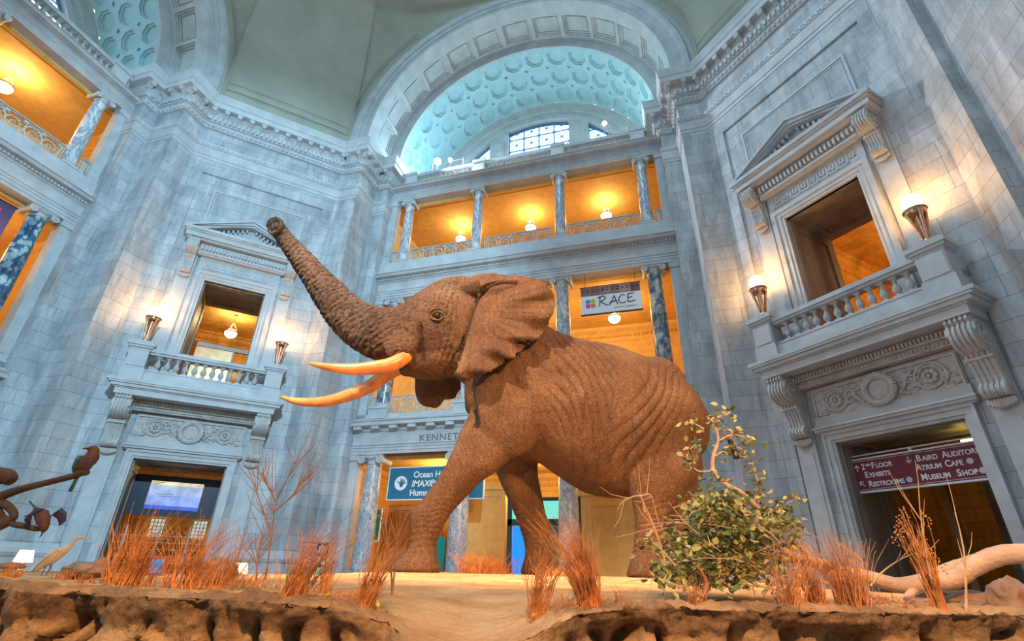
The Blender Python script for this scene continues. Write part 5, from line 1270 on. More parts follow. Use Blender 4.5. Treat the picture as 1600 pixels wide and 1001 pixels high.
BB = PX(-30, 800, d0); t = thing('perch_branch', 'dark curved dead branch with forked stubs entering at left', 'branch', T(BB))
limb('branch', [(-60, 800, d0), (-20, 790, d0), (5, 774, d0), (40, 762, d0), (80, 752, d0), (112, 744, d0), (128, 738, d0), (138, 738, d0)], [.042, .036, .026, .02, .018, .018, .022, .014], M_DBARK, t, BB)
limb('branch', [(-40, 770, d0), (-10, 788, d0), (5, 808, d0), (20, 818, d0), (40, 822, d0), (60, 826, d0), (72, 822, d0)], [.02, .018, .016, .016, .014, .010], M_DBARK, t, BB)
limb('branch', [(-20, 775, d0), (5, 786, d0), (18, 796, d0), (22, 806, d0), (16, 812, d0), (2, 806, d0)], [.02, .022, .02, .018, .012], M_DBARK, t, BB)
limb('branch', [(-50, 745, d0), (-10, 743, d0), (12, 745, d0), (17, 752, d0)], [.05, .052, .045, .03], M_DBARK, t, BB)
limb('branch', [(-60, 835, d0), (-20, 825, d0), (10, 815, d0), (24, 808, d0)], [.045, .04, .03, .012], M_DBARK, t, BB)
mpx = d0 / 880                                      # metres per photo pixel there
def body(secs, n=18):
    lf = Loft(); lf.add([(Vector(c), Vector(X), Vector(Y), 2) for c, X, Y in secs], n); mb = MB(); mb.v = [tuple(v) for v in lf.v]; mb.f = lf.f; return mb
# perched roller, seen from behind and below
p0 = PX(130, 735, d0); t = thing('perched_bird', 'violet and teal bird perched on the dark branch beside the doorway', 'bird', fr_at(p0))
u = mpx
sec = []
for z, x, a, b in ((-2, -6, 4, 4), (4, -3, 9, 9), (12, 1, 12, 11), (20, 4, 12.5, 11), (26, 6, 10, 10), (31, 5, 8, 8), (34, 4, 8.5, 8.5), (38, 3, 8, 8), (41, 3, 5, 5), (42.5, 3, 1.5, 1.5)): sec.append(((x * u, 0, z * u), (a * u, 0, 0), (0, b * u, 0)))
bd = body(sec).obj('body', M_RUF, t, None, True)
for sx in (-1, 1):
    s2 = [((sx * 9 * u - 1 * u, -2 * u, 24 * u), (4 * u, 0, 0), (0, 6 * u, 0)), ((sx * 11 * u - 1 * u, -2 * u, 16 * u), (4.5 * u, 0, 0), (0, 8 * u, 0)), ((sx * 10 * u - 4 * u, -1 * u, 4 * u), (3.5 * u, 0, 0), (0, 7 * u, 0)), ((sx * 5 * u - 7 * u, 0, -8 * u), (1.2 * u, 0, 0), (0, 3 * u, 0))]
    body(s2, 12).obj('wing', M_TEAL if sx < 0 else M_PURP, t, None, True)
for k in (-1, 0, 1): body([((-5 * u + k * 2 * u, 2 * u, 0), (1.6 * u, 0, 0), (0, .8 * u, 0)), ((-8 * u + k * 2 * u, 2 * u, -16 * u), (1.6 * u, 0, 0), (0, .6 * u, 0)), ((-10 * u + k * 2.4 * u, 2 * u, -34 * u), (1.0 * u, 0, 0), (0, .4 * u, 0))], 8).obj('tail_feather', M_TEAL, t, None, True)
mb = MB(); mb.tube([(1 * u, -6 * u, 36 * u), (-2 * u, -12 * u, 35 * u), (-4 * u, -15 * u, 33.5 * u)], [2.4 * u, 1.6 * u, .3 * u], 8); mb.obj('beak', M_BEAK, t, None, True)
mb = MB()
for sx in (-1, 1): mb.sphere((3 * u + sx * 6.5 * u, -4 * u, 37 * u), 1.1 * u, 8)
mb.obj('eyes', M_EYE, t, None, True)
mb = MB()
for sx in (-1, 1): mb.tube([(-2 * u + sx * 4 * u, -2 * u, 3 * u), (-2 * u + sx * 4 * u, -4 * u, -1 * u), (-2 * u + sx * 4 * u, -7 * u, -2 * u)], [.9 * u, .8 * u, .5 * u], 6)
mb.obj('feet', M_GREY, t, None, True)
# alighting bird with spread wings, head down
p0 = PX(68, 806, d0 - .02); t = thing('alighting_bird', 'brown and blue bird with half spread wings bending down on the lower branch', 'bird', fr_at(p0))
body([((-20 * u, 2 * u, 12 * u), (2 * u, 0, 2 * u), (0, 3 * u, 0)), ((-12 * u, 0, 7 * u), (3.5 * u, 0, 5 * u), (0, 6 * u, 0)), ((-3 * u, 0, 1 * u), (6 * u, 0, 8 * u), (0, 9 * u, 0)), ((4 * u, -1 * u, -7 * u), (7 * u, 0, 6 * u), (0, 8.5 * u, 0)), ((9 * u, -2 * u, -14 * u), (6 * u, 0, 3 * u), (0, 7 * u, 0)), ((11 * u, -2 * u, -20 * u), (5 * u, 0, 1 * u), (0, 5 * u, 0)), ((11 * u, -2 * u, -24 * u), (2 * u, 0, 0), (0, 2 * u, 0))]).obj('body', M_RUF, t, None, True)
mb = MB(); mb.tube([(11 * u, -2 * u, -23 * u), (11.5 * u, -3 * u, -28 * u), (11 * u, -4 * u, -33 * u)], [1.8 * u, 1.2 * u, .2 * u], 8); mb.obj('beak', M_BEAK, t, None, True)
body([((-2 * u, -7 * u, 6 * u), (4 * u, 0, 5 * u), (0, 1.5 * u, 0)), ((-12 * u, -10 * u, 5 * u), (4 * u, 0, 7 * u), (0, 1.5 * u, 0)), ((-17 * u, -8 * u, -2 * u), (5 * u, 0, 4 * u), (0, 1.2 * u, 0)), ((-12 * u, -6 * u, -16 * u), (3 * u, 0, 1 * u), (0, .8 * u, 0))], 12).obj('wing', M_PURP, t, None, True)
body([((6 * u, 6 * u, 0 * u), (4 * u, 0, 5 * u), (0, 1.5 * u, 0)), ((12 * u, 8 * u, 8 * u), (5 * u, 0, 6 * u), (0, 1.5 * u, 0)), ((22 * u, 9 * u, 2 * u), (6 * u, 0, 5 * u), (0, 1.5 * u, 0)), ((27 * u, 9 * u, -8 * u), (5 * u, 0, 2 * u), (0, 1 * u, 0)), ((24 * u, 9 * u, -13 * u), (2 * u, 0, .5 * u), (0, .5 * u, 0))], 12).obj('wing', M_PURP, t, None, True)
for a, b in (((-20, 12), (-34, 22)), ((-18, 6), (-31, -1))): body([((a[0] * u, 2 * u, a[1] * u), (.6 * u, 0, 1.6 * u), (0, 2 * u, 0)), ((b[0] * u, 2 * u, b[1] * u), (.4 * u, 0, 1.2 * u), (0, 1.6 * u, 0))], 8).obj('tail_feather', M_TEAL, t, None, True)
mb = MB()
for q in (-5, 3): mb.tube([(q * u, -2 * u, -6 * u), ((q + 1) * u, -3 * u, -16 * u)], [.9 * u, .6 * u], 6)
mb.obj('feet', M_GREY, t, None, True)
# egret on the sand
de = 5.0; g0, ue = GU(72, de); p0 = PX(72, 893, de); p0.z = zs(ue, de) + Z0; u = de / 905
t = thing('egret', 'white egret standing on the sand at left with yellow bill', 'bird', fr_at(p0))
body([((-20 * u, 0, 5 * u), (1.5 * u, 0, -1.2 * u), (0, 1.5 * u, 0)), ((-14 * u, 0, 13 * u), (3.6 * u, 0, -4.0 * u), (0, 5 * u, 0)), ((-5 * u, 0, 22 * u), (5.5 * u, 0, -6.5 * u), (0, 8 * u, 0)), ((6 * u, 0, 31 * u), (5.5 * u, 0, -8 * u), (0, 9 * u, 0)), ((16 * u, 0, 38 * u), (3.6 * u, 0, -6 * u), (0, 6 * u, 0)), ((23 * u, 0, 43 * u), (3.2 * u, 0, -1.5 * u), (0, 3.5 * u, 0)), ((24.5 * u, 0, 47 * u), (2.6 * u, 0, 0), (0, 2.6 * u, 0)), ((25 * u, 0, 51 * u), (2.4 * u, 0, -.6 * u), (0, 2.3 * u, 0)), ((28 * u, 0, 55 * u), (2 * u, 0, -2 * u), (0, 2.6 * u, 0)), ((32 * u, 0, 56.5 * u), (.6 * u, 0, -2.6 * u), (0, 2.4 * u, 0)), ((36 * u, 0, 56.5 * u), (.2 * u, 0, -1.6 * u), (0, 1.4 * u, 0))], 14).obj('body', M_WHITE, t, None, True)
body([((10 * u, -8 * u, 36 * u), (2 * u, 0, 3 * u), (0, 1.2 * u, 0)), ((-2 * u, -9.5 * u, 27 * u), (3 * u, 0, 5 * u), (0, 1.5 * u, 0)), ((-14 * u, -6 * u, 14 * u), (2 * u, 0, 3 * u), (0, 1.2 * u, 0)), ((-21 * u, -3 * u, 5 * u), (.6 * u, 0, .8 * u), (0, .6 * u, 0))], 10).obj('wing', M_WHITE, t, None, True)
mb = MB(); mb.tube([(35 * u, 0, 56.6 * u), (43 * u, 0, 55.6 * u), (51 * u, 0, 54.4 * u)], [1.7 * u, 1.1 * u, .2 * u], 8); mb.obj('beak', M_YBEAK, t, None, True)
mb = MB(); mb.sphere((33 * u, -2.3 * u, 57.3 * u), .6 * u, 8); mb.obj('eye', M_EYE, t, None, True)
for sx, x in ((-1, -3), (1, 1)):
    mb = MB(); mb.tube([(x * u, sx * 2 * u, 22 * u), ((x + 1) * u, sx * 2 * u, 11 * u), ((x - 1) * u, sx * 2 * u, .6 * u), ((x + 4) * u, sx * 2 * u, .4 * u)], [1.2 * u, .9 * u, .7 * u, .4 * u], 6); mb.obj('leg', M_GREY, t, None, True)

# ---------------------------------------------------------------- signs, banners, screens, small lamps
def text(body, size, M, mat, parent, name='lettering', align='LEFT', sx=1., ext=.003, bold=.0, shear=0., space=1.):
    c = bpy.data.curves.new(name, 'FONT'); c.body = body; c.size = size; c.extrude = ext; c.align_x = align; c.offset = bold; c.shear = shear; c.space_character = space; c.space_line = .95
    c.materials.append(mat); o = bpy.data.objects.new('t', c); sc.collection.objects.link(o); bpy.context.view_layer.update(); me = bpy.data.meshes.new_from_object(o); bpy.data.objects.remove(o); o = link(name, me, parent); o.matrix_basis = M @ R(math.pi / 2, 'X') @ Matrix.Diagonal((sx, 1, 1, 1)); return o
M_WTXT = mat_simple('white_lettering', (.85, .85, .85), .6); M_WEDGE = mat_simple('white_board_edge', (.75, .78, .8), .5)
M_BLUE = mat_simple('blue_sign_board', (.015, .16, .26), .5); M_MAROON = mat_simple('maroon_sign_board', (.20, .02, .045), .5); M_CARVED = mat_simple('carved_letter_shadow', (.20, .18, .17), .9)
M_BANW = mat_simple('white_banner', (.88, .92, .95), .6); M_BLACK = mat_simple('black_paint', (.01, .01, .012), .5)
# carved donor name on the low entablature
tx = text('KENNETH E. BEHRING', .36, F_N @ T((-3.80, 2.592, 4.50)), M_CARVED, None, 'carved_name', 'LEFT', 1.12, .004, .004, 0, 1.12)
struct(tx); tx.name = 'trim_32'
# blue hall sign
t = thing('hall_sign', 'blue hanging sign reading Ocean Hall, IMAX Theater, Human Origins', 'sign', F_N @ T((-3.2, 3.1, 0)))
mb = MB(); mb.box(-1.98, 1.98, 0, .08, 2.40, 3.58); mb.obj('board', M_BLUE, t)
mb = MB(); rect_frame(mb, -2.02, 2.02, 2.36, 3.62, .04, -.01, .09); mb.obj('frame', M_WEDGE, t)
text('Ocean Hall', .33, T((-.93, -.01, 3.20)), M_WTXT, t, bold=.006, sx=.95); text('IMAX\u00ae Theater', .33, T((-.98, -.01, 2.86)), M_WTXT, t, bold=.006, sx=.95, shear=.15); text('Human Origins', .33, T((-1.03, -.01, 2.52)), M_WTXT, t, bold=.006, sx=.95)
mb = MB(); mb.prism([(-1.45 + .27 * math.cos(2 * math.pi * k / 30), 3.0 + .27 * math.sin(2 * math.pi * k / 30)) for k in range(30)], -.012, 0); e = mb.obj('emblem', M_WTXT, t)
mb = MB()
for k, a in enumerate((20, 50, 78, 105, 150)): r = math.radians(a); mb.tube([(-1.42, -.015, 2.95), (-1.42 + .22 * math.cos(r), -.015, 2.95 + .24 * math.sin(r))], [.035, .018], 6)
mb.sphere((-1.42, -.01, 2.93), .085, 10, None, 1, .2, 1); mb.obj('hand_mark', M_BLUE, e)
mb = MB()
for x in (-1.5, 1.5): mb.tube([(x, .04, 3.62), (x, .04, 4.05)], .012, 6)
mb.obj('hanger', M_BRONZE, t)
# RACE banner
t = thing('race_banner', 'white hanging banner reading RACE below a strip of faces', 'banner', F_N @ T((4.04, 2.35, 0)))
mb = MB(); mb.box(-1.17, 1.17, 0, .05, 9.12, 10.32); mb.obj('banner_panel', M_BANW, t)
mb = MB(); mb.box(-1.20, 1.20, -.01, .06, 9.08, 9.12); mb.box(-1.20, 1.20, -.01, .06, 10.32, 10.35); mb.obj('batten', M_BLACK, t)
mb = MB(); mb.tube([(-1, .02, 10.35), (-1, .4, 11.25)], .008, 5); mb.tube([(1, .02, 10.35), (1, .4, 11.25)], .008, 5); mb.obj('cord', M_BLACK, t)
for k, cc in enumerate(((.30, .14, .10), (.26, .13, .09), (.34, .20, .18), (.30, .16, .12), (.45, .28, .24), (.22, .10, .07))):
    mm = mat_simple('face_tone', cc, .6, 0, 5, .3); x0 = -1.17 + k * .39
    mb = MB(); mb.box(x0, x0 + .385, -.006, 0, 9.93, 10.32); f_ = mb.obj('face_photo', mm, t)
    mb = MB()
    for ex in (.10, .28): mb.sphere((x0 + ex, -.006, 10.13), .045, 10, None, 1.3, .1, .6); mb.tube([(x0 + ex - .07, -.008, 10.20), (x0 + ex, -.008, 10.23), (x0 + ex + .07, -.008, 10.20)], .012, 5)
    mb.obj('eye_mark', M_BLACK, f_)
for (x, z, cc) in ((-.90, 9.68, (.03, .30, .70)), (-.70, 9.68, (.55, .62, .03)), (-.90, 9.48, (.75, .05, .35)), (-.70, 9.48, (.85, .22, .05))):
    mb = MB(); mb.box(x - .085, x + .085, -.008, 0, z - .085, z + .085); mb.obj('logo_square', mat_simple('logo_colour', cc, .5), t)
strokes = [[(-.45, 9.42), (-.40, 9.85)], [(-.50, 9.80), (-.30, 9.87), (-.20, 9.78), (-.28, 9.68), (-.42, 9.62)], [(-.40, 9.63), (-.28, 9.52), (-.12, 9.43)], [(-.08, 9.42), (.05, 9.62), (.15, 9.84)], [(.15, 9.84), (.20, 9.62), (.26, 9.43)], [(-.04, 9.55), (.24, 9.60)],
           [(.56, 9.78), (.46, 9.83), (.34, 9.72), (.32, 9.55), (.42, 9.46), (.58, 9.50)], [(.68, 9.84), (.66, 9.66), (.66, 9.50)], [(.66, 9.82), (.82, 9.85), (.92, 9.84)], [(.66, 9.66), (.84, 9.69)], [(.66, 9.50), (.80, 9.49), (.94, 9.53)]]
mb = MB()
for s_ in strokes: mb.tube(catmull([(x, -.008, z) for x, z in s_], 6), .018, 6)
mb.obj('lettering', M_BLACK, t); text('ARE WE SO DIFFERENT?', .075, T((.10, -.006, 9.27)), M_BLACK, t, sx=1.1, ext=.001)
# banner in the left gallery
t = thing('purple_banner', 'purple hanging banner with pink letters at the left edge', 'banner', F_W @ T((4.35, 2.35, 0)))
mm, nt, p, N, L = newmat('purple_banner_print'); tc = N.new('ShaderNodeTexCoord'); sp = N.new('ShaderNodeSeparateXYZ'); L.new(tc.outputs['Object'], sp.inputs[0]); mr = node(nt, 'ShaderNodeMapRange'); mr.inputs[1].default_value = 8.6; mr.inputs[2].default_value = 10.6; L.new(sp.outputs[2], mr.inputs[0])
r = ramp(nt, [(0, (.34, .14, .28)), (1, (.045, .035, .11))]); L.new(mr.outputs[0], r.inputs[0]); L.new(r.outputs[0], p.inputs['Base Color'])
mb = MB(); mb.box(-1.3, .62, 0, .05, 8.9, 10.52); mb.obj('banner_panel', mm, t)
M_PINK = mat_simple('pink_lettering', (.75, .06, .22), .5); text('EN', .42, T((-.22, -.01, 9.98)), M_PINK, t, bold=.004); text('E', .42, T((-.08, -.01, 9.55)), M_PINK, t, bold=.004)
mb = MB(); mb.box(-1.34, .66, -.01, .06, 10.52, 10.56); mb.obj('batten', M_BLACK, t)
t = thing('blue_placard', 'small dark teal placard cut off by the left edge', 'sign', F_W @ T((4.6, 2.4, 0))); mb = MB(); mb.box(-.9, .28, 0, .05, 7.9, 8.85); mb.obj('board', M_BLUE, t); mb = MB(); rect_frame(mb, -.93, .31, 7.87, 8.88, .03, -.01, .06); mb.obj('frame', M_WEDGE, t)
# maroon directory
t = thing('directory_sign', 'maroon directory sign listing 2nd Floor Exhibits, Restrooms, Auditorium and Cafe', 'sign', F_NE @ T((0, .45, 0)))
mb = MB(); mb.box(-1.39, 1.39, 0, .10, 1.95, 2.70); mb.obj('board', M_MAROON, t); mb = MB(); mb.box(-1.4, 1.4, -.015, .12, 2.70, 2.735); mb.box(-1.4, 1.4, -.015, .12, 1.91, 1.95); rect_frame(mb, -1.36, 1.36, 1.98, 2.67, .008, -.006, 0); mb.obj('frame', M_WEDGE, t)
def scap(first, rest, x, z, s=.185):
    text(first, s, T((x, -.01, z)), M_WTXT, t, bold=.004, sx=.85)
for (w_, x, z) in (('2', -1.16, 2.46), ('F', -.92, 2.46), ('E', -1.13, 2.26), ('R', -1.10, 2.04), ('B', .08, 2.47), ('A', .60, 2.47), ('A', .02, 2.27), ('C', .60, 2.27), ('M', .06, 2.05), ('S', .76, 2.05)): text(w_, .20, T((x, -.01, z)), M_WTXT, t, bold=.005, sx=.85)
for (w_, x, z, s) in (('ND', -1.05, 2.53, .075), ('LOOR', -.82, 2.46, .15), ('XHIBITS', -1.03, 2.26, .15), ('ESTROOMS', -.99, 2.04, .15), ('AIRD', .20, 2.47, .15), ('UDITORIUM', .71, 2.47, .15), ('TRIUM', .13, 2.27, .15), ('AFE', .71, 2.27, .15), ('USEUM', .20, 2.05, .15), ('HOP', .85, 2.05, .15)): text(w_, s, T((x, -.01, z)), M_WTXT, t, bold=.004, sx=.92)
mb = MB()
def arrow(x, z, a):
    ca, sa = math.cos(a), math.sin(a)
    def q(i, j): return (x + i * ca - j * sa, -.008, z + i * sa + j * ca)
    mb.tube([q(-.07, 0), q(.08, 0)], .012, 5); mb.tube([q(.01, .06), q(.08, 0), q(.01, -.06)], .012, 5)
arrow(-1.27, 2.50, math.pi / 2); arrow(-1.24, 2.12, math.pi * .75); arrow(-.08, 2.54, -math.pi / 2); mb.obj('arrows', M_WTXT, t)
M_DOT = mat_simple('grey_disc', (.55, .60, .68), .5)
for (x, z) in ((-.19, 2.10), (1.06, 2.33), (1.22, 2.11)):
    mb = MB(); mb.prism([(x + .065 * math.cos(2 * math.pi * k / 20), z + .065 * math.sin(2 * math.pi * k / 20)) for k in range(20)], -.01, 0); dd_ = mb.obj('disc', M_DOT, t); text('@', .07, T((x - .035, -.014, z - .025)), M_BLACK, dd_, 'symbol', ext=.001) if False else None
mb = MB(); mb.box(-.03, .03, .02, .08, 2.735, 2.80); mb.box(-1.38, 1.38, .03, .07, 2.80, 2.83); mb.obj('hanger', M_WEDGE, t)
# screen in the left doorway
t = thing('projection_screen', 'dark framed screen with a pale blue picture in the left doorway', 'screen', F_NW @ T((0, 1.5, 0)))
mb = MB(); mb.box(-1.40, 1.38, 0, .10, 1.48, 2.83); mb.obj('frame', mat_simple('dark_navy_board', (.006, .014, .035), .4), t)
mm, nt, p, N, L = newmat('screen_picture'); tc = N.new('ShaderNodeTexCoord'); sp = N.new('ShaderNodeSeparateXYZ'); L.new(tc.outputs['Object'], sp.inputs[0]); mr = node(nt, 'ShaderNodeMapRange'); mr.inputs[1].default_value = 1.70; mr.inputs[2].default_value = 2.64; L.new(sp.outputs[2], mr.inputs[0])
r = ramp(nt, [(0, (.05, .12, .70)), (.13, (.30, .42, .95)), (.5, (.40, .52, .80)), (.80, (.46, .55, .72)), (.86, (.95, .80, .52))], 'CONSTANT'); L.new(mr.outputs[0], r.inputs[0])
nn = node(nt, 'ShaderNodeTexNoise', Scale=3.0, Detail=4.0); L.new(tc.outputs['Object'], nn.inputs[0]); r2 = ramp(nt, [(.4, (.75, .75, .75)), (.6, (1.1, 1.1, 1.1))]); L.new(nn.outputs[0], r2.inputs[0])
L.new(mix(nt, 1.0, r.outputs[0], r2.outputs[0], 'MULTIPLY'), p.inputs['Emission Color']); p.inputs['Emission Strength'].default_value = .7; p.inputs['Base Color'].default_value = (.02, .02, .02, 1)
mb = MB(); mb.box(-.84, .81, -.02, 0, 1.70, 2.64); pnl = mb.obj('display', mm, t)
mb = MB()
for k, (x, z, l_) in enumerate(((-.8, 2.59, .35), (-.8, 2.53, .25), (.55, 2.56, .14), (-.62, 2.2, .55), (-.5, 2.13, .40))): mb.box(x, x + l_, -.024, -.02, z, z + .018)
mb.obj('caption_lines', M_BLUE, pnl)
mb = MB(); mb.box(-1.42, 1.40, .02, .06, 2.90, 2.94)
for k in range(4): mb.lathe([(.03, 0), (.05, .06), (.02, .1)], 8, T((-.9 + k * .5, .04, 2.92)))
tag(mb.obj('track_light', M_BRONZE, None, F_NW @ T((0, 1.3, 0))), 'thin lighting rail above the screen in the left doorway', 'light fixture')
# railing and glazed openings beyond the left doorway
t = thing('stair_railing', 'grey metal railing behind the grass in the left doorway', 'railing', F_NW @ T((0, 2.2, 0)))
mb = MB()
for k in range(9): mb.box(-1.5, 1.5, 0, .03, -.9 + k * .22, -.88 + k * .22)
mb.obj('rails', M_IRON, t)
for x in (-1.2, -.2, .75): m2 = MB(); m2.box(x - .03, x + .03, -.01, .05, ZF, 1.2); m2.obj('post', M_IRON, t)
t = thing('rear_window', 'small bright leaded panes seen far behind the left doorway', 'window', F_NW @ T((0, 7.3, 0)))
for x in (-.75, .9): mb = MB(); mb.box(x - .28, x + .28, 0, .03, 1.0, 1.75); mb.obj('pane', mat_emit('far_daylight', (.75, .95, .85), .5), t); mb = MB(); [mb.box(x - .28 + k * .14 - .012, x - .28 + k * .14 + .012, -.03, 0, 1.0, 1.75) for k in range(5)]; [mb.box(x - .28, x + .28, -.03, 0, 1.0 + k * .15 - .01, 1.0 + k * .15 + .01) for k in range(6)]; mb.obj('glazing_bars', M_BLACK, t)
# ticket stand
t = thing('ticket_stand', 'dark blue upright sign with white vertical TICKETS lettering', 'sign', F_NW @ T((4.75, -1.0, 0)))
mb = MB(); mb.box(-.42, .02, 0, .12, ZF, .62); mb.obj('board', M_BLUE, t); mb = MB(); mb.box(.06, .44, 0, .12, ZF, .72); b_ = mb.obj('poster_panel', M_BLACK, t)
for k, cc in enumerate(((.10, .45, .60), (.75, .72, .60), (.30, .50, .25), (.55, .25, .25))): mb = MB(); mb.box(.10, .40, -.01, 0, .42 - k * .34, .66 - k * .34); mb.obj('poster', mat_simple('poster_print', cc, .5, 0, 9, .4), b_)
text('TICKETS', .34, T((-.08, -.01, -1.0)) @ R(-math.pi / 2, 'Y'), M_WTXT, t, bold=.006)
mb = MB(); mb.box(-.46, .48, -.02, .14, .72, .76); mb.obj('cap', mat_simple('red_edge', (.35, .05, .05), .5), t)
# tablet and desk lamps beyond the sand at left
t = thing('info_tablet', 'small red framed panel with blue screen standing in the grass at left', 'panel', fr_at(PX(238, 899, 3.6)) @ R(.35, 'Y') if False else fr_at(PX(238, 899, 3.6)))
mb = MB(); mb.box(-.05, .07, 0, .02, 0, .11); mb.obj('frame', mat_simple('pinkish_red_frame', (.55, .10, .12), .5), t); mb = MB(); mb.box(-.03, .05, -.004, 0, .015, .095); mb.obj('display', mat_emit('tablet_blue', (.02, .30, .65), .8), t); mb = MB(); mb.tube([(-.01, .02, 0), (-.03, .03, -.06)], .006, 6); mb.obj('stand', M_BLACK, t)
for px, py, nm, k in ((35, 878, 'white shaded desk lamp left of the egret', 1.), (376, 888, 'white shaded desk lamp behind the grass right of the left doorway', .6)):
    d = 12.; p_ = PX(px, py, d); p_.z = Z0 - .20 if k < 1 else Z0 - .05
    t = thing('desk_lamp', nm, 'lamp', T(p_), 'desk lamps on the information counters')
    mb = MB(); mb.lathe([(.17, 0), (.12, .24)], 20); mb.f = [f for f in mb.f if len(f) == 4]; mb.obj('lamp_shade', mat_emit('lit_lamp_shade', (1, .82, .55), 1.8), t); mb = MB(); mb.lathe([(.07, -.16), (.07, -.14), (.02, -.10), (.03, -.04), (.015, 0), (.015, .18)], 14); mb.obj('lamp_base', M_BRONZE, t)
    lamp('desk_lamp_light', 'POINT', p_ + Vector((0, 0, .12)), 5, (1, .7, .4), .06)
    mb = MB(); mb.box(-.7, .7, -.35, .35, -p_.z, -.18); mb.box(-.75, .75, -.4, .4, -.18, -.16); tag(mb.obj('counter', M_BROWN, None, T(p_)), 'low brown counter below the ' + nm.split(' lamp')[0] + ' lamp' + (' by the egret' if k == 1 else ' at centre left'), 'counter')
# ground floor of the far gallery: brown panels, doors, green sign, screens
t = thing('entrance_doors', 'tall brown panelled doors behind the blue hall sign', 'door', F_N @ T((-5.6, 6.5, 0)))
mb = MB(); mb.box(-1.35, 1.35, 0, .12, ZF, 2.6); mb.obj('door_leaf', M_BROWN, t); mb = MB(); [rect_frame(mb, x - .5, x + .5, a, b, .05, -.03, 0) for x in (-.65, .65) for a, b in ((-1.5, -.1), (.1, 2.4))]; mb.obj('panel_moulding', M_BRONZE, t)
t = thing('plaster_pier', 'plain gold plaster pier behind the belly', 'pier', F_N @ T((3.3, 4.6, 0))); mb = MB(); mb.box(-1.15, 1.15, 0, .7, ZF, 2.6); mb.obj('shaft', M_GOLD, t); mb = MB(); mb.box(-1.25, 1.25, -.06, .7, 2.6, 2.85); rect_frame(mb, -.78, .78, -1.2, 2.3, .06, -.03, 0); mb.obj('moulding', M_GOLD, t)
t = thing('plaster_pier', 'plain gold plaster pier between the front legs', 'pier', F_N @ T((-1.82, 4.6, 0))); mb = MB(); mb.box(-1.05, 1.02, 0, .7, ZF, 2.9); mb.obj('shaft', M_GOLD, t); mb = MB(); mb.box(-1.12, 1.1, -.06, .7, 2.9, 3.1); rect_frame(mb, -.8, .8, -1.2, 2.7, .06, -.03, 0); mb.obj('moulding', M_GOLD, t)
t = thing('exhibit_entrance', 'glowing cyan and blue exhibit entrance behind the far front leg', 'entrance', F_N @ T((.72, 4.6, 0)))
mb = MB(); mb.box(-1.4, 1.4, .05, .1, 1.8, 2.45); mb.obj('upper_pane', mat_emit('pale_cyan_pane', (.20, .75, .62), .75), t); mb = MB(); mb.box(-1.22, -.2, .05, .1, ZF, 1.55); mb.obj('blue_screen', mat_emit('bright_blue_screen', (.01, .22, .95), 1.0), t); mb = MB(); mb.box(-.2, 1.4, .06, .12, ZF, 1.55); mb.obj('teal_panel', mat_simple('teal_panel', (.02, .28, .24), .5), t)
mb = MB(); mb.box(-1.4, 1.4, 0, .06, 1.56, 1.8); mb.box(-1.42, -1.24, 0, .08, ZF, 2.5); mb.box(1.36, 1.46, 0, .08, ZF, 2.5); mb.box(-1.42, 1.46, 0, .08, 2.45, 2.58); mb.obj('frame', mat_simple('dark_green_frame', (.02, .08, .07), .5), t)
text('SYMPHONY', .14, T((.12, -.01, .32)), M_WTXT, t, bold=.003) if False else None
t = thing('green_placard', 'narrow dark green placard right of the leftmost ground column', 'sign', F_N @ T((-6.38, 4.6, 0))); mb = MB(); mb.box(-.22, .16, 0, .05, 1.0, 2.2); mb.obj('board', mat_simple('dark_green_board', (.01, .16, .08), .5), t); mb = MB(); rect_frame(mb, -.25, .19, .97, 2.23, .03, -.01, .06); mb.obj('frame', M_WEDGE, t)
t = thing('teal_banner', 'teal curved panel beside the planted front leg', 'panel', F_N @ T((-3.3, 4.6, 0))); mb = MB(); mb.box(-.5, .1, 0, .05, ZF, 1.15); mb.obj('board', mat_simple('teal_board', (.01, .30, .24), .5), t)
t = thing('green_display', 'dark green display with a globe picture behind the hind leg', 'display', F_N @ T((5.25, 4.6, 0))); mb = MB(); mb.box(-.35, .5, 0, .1, ZF, 1.0); mb.obj('board', mat_simple('deep_green_board', (.01, .13, .09), .5), t); mb = MB(); mb.sphere((.05, 0, .72), .26, 16, None, 1, .2, .8); mb.obj('globe_picture', mat_simple('bluish_globe', (.25, .42, .42), .4, 0, 6, .6), t)
t = thing('maroon_board', 'maroon board above the green display', 'sign', F_N @ T((5.3, 4.7, 0))); mb = MB(); mb.box(-.35, .45, 0, .05, 1.12, 1.6); mb.obj('board', M_MAROON, t)
# doorway beyond the directory sign: brown inner jamb and exit light
t = thing('inner_door_frame', 'brown inner door frame beneath the maroon directory sign', 'door frame', F_NE @ T((0, 1.75, 0))); mb = MB(); mb.box(-1.38, -1.15, 0, .2, ZF, 2.15); mb.box(1.15, 1.38, 0, .2, ZF, 2.15); mb.box(-1.38, 1.38, 0, .2, 2.15, 2.4); mb.obj('frame', M_BROWN, t); mb = MB(); mb.box(-.35, -.2, .3, .5, ZF, 2.15); mb.obj('jamb', M_BROWN, t)
t = thing('status_light', 'tiny bright green light inside the right doorway', 'light', F_NE @ T((.28, 3.0, .55))); mb = MB(); mb.box(-.05, .05, 0, .03, -.09, .09); mb.obj('lens', mat_emit('green_light', (.0, 1, .05), 1.6), t)
t = thing('ceiling_fixture', 'glowing amber ceiling light behind the directory sign', 'light fixture', F_NE @ T((.95, 1.0, 2.86))); mb = MB(); mb.sphere((0, 0, 0), .12, 12, None, 1, 1, .5); mb.obj('globe', mat_emit('amber_glass', (1, .75, .2), 8), t)
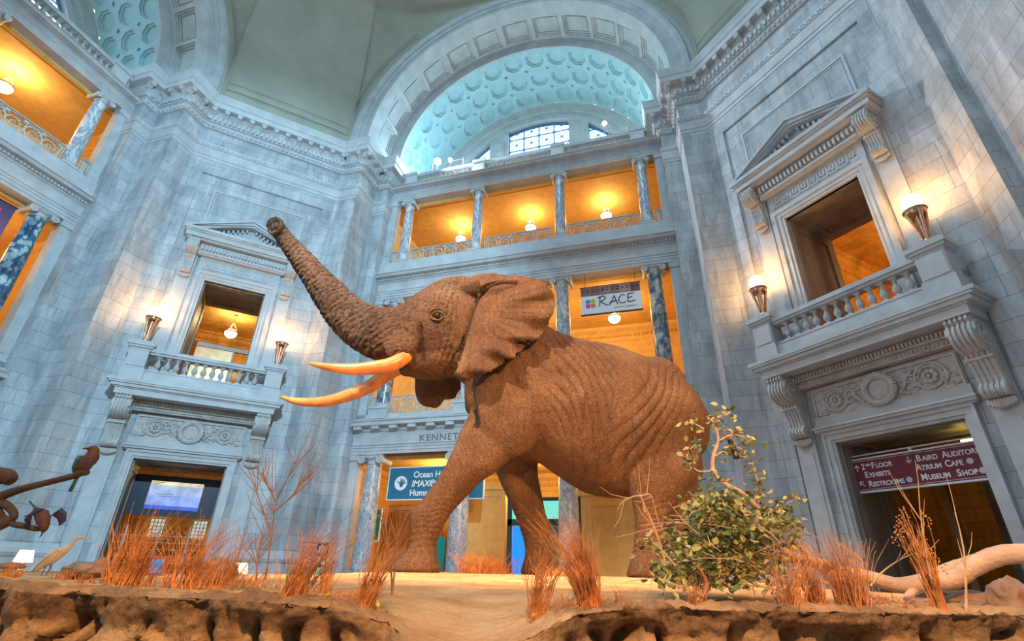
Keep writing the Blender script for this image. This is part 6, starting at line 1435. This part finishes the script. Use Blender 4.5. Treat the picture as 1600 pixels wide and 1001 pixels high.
# metal panel behind the window left of the trunk
t = thing('metal_panel', 'shiny bronze panel seen through the window left of the trunk', 'panel', F_NW @ T((0, 4.6, 0))); mb = MB(); mb.box(-1.8, .35, 0, .08, 5.5, 9.0); mb.obj('sheet', mat_simple('brushed_bronze', (.50, .30, .15), .3, .8, 3, .2), t); mb = MB(); mb.box(-1.9, 2.6, -.05, .1, 9.0, 9.2); mb.box(.35, .42, -.04, .1, 5.5, 9.0); mb.obj('trim_bar', M_IRON, t)
# stage spots on the parapet
def floodlight(F, x, y, z, label, st=12, hs=.0):
    t = thing('floodlight', label, 'spotlight', F @ T((x, y, z)), 'floodlights on the parapets'); mb = MB(); mb.tube([(0, 0, -.55), (0, 0, 0)], .02, 8); mb.tube([(-.12, 0, -.55), (.12, 0, -.55)], .02, 6); mb.obj('stand', M_IRON, t)
    mb = MB(); mb.lathe([(.0, .16), (.10, .16), (.15, -.02), (.13, -.02)], 16, R(math.radians(-90), 'X')); mb.obj('housing', M_IRON, t); mb = MB(); mb.sphere((0, -.05, 0), .19 if st > 10 else .11, 14); mb.obj('lens', mat_emit('flood_lens', (.92, .97, 1) if st > 10 else (1, .8, .7), st), t)
floodlight(F_N, -4.65, 3.1, 19.75, 'dazzling white floodlight on the left of the far parapet', 30); floodlight(F_N, -3.9, 3.1, 19.7, 'smaller pinkish floodlight beside the dazzling one', 6); floodlight(F_N, 4.35, 3.0, 19.9, 'small floodlight on the right of the far parapet', 8)
lamp('flood_light', 'POINT', F_N @ Vector((-4.65, 3.6, 20.0)), 360, (.42, .78, 1), .2)
lamp('flood_light', 'POINT', F_N @ Vector((4.35, 3.6, 20.1)), 170, (.62, .90, 1), .2)
lamp('flood_light', 'POINT', F_W @ Vector((-4.35, 3.6, 20.1)), 330, (.62, .90, 1), .2)
for x0, x1, nm in ((-4.9, -3.1, 'left'), (4.5, 5.4, 'right')):
    mb = MB(); mb.tube([(x0, 3.0, 18.8), (x0, 3.0, 19.6)], .02, 6); mb.tube([(x0, 3.0, 19.5), (x1, 3.0, 19.5)], .015, 6); mb.tube([(x1, 3.0, 18.8), (x1, 3.0, 19.55)], .02, 6)
    tag(mb.obj('guard_rail', M_IRON, None, F_N), f'thin metal guard rail on the far parapet at {nm}', 'railing')
# fallen leaves, yellow bits
rnd = random.Random(31); M_YEL = mat_simple('yellow_leaf', (.85, .55, .04), .6)
for i, (px, d) in enumerate(((515, 2.35), (588, 2.4), (597, 2.38), (928, 2.32), (930, 2.28), (830, 2.4))):
    b, u_ = GU(px, d, .02); mb = MB(); leaf(mb, Vector((0, 0, 0)), .035); leaf(mb, Vector((0, 0, .005)), .03)
    tag(mb.obj('fallen_leaf', M_YEL, None, T(b)), 'tiny bright yellow fallen leaf on the clay edge', 'leaf', 'yellow leaves on the clay edge')
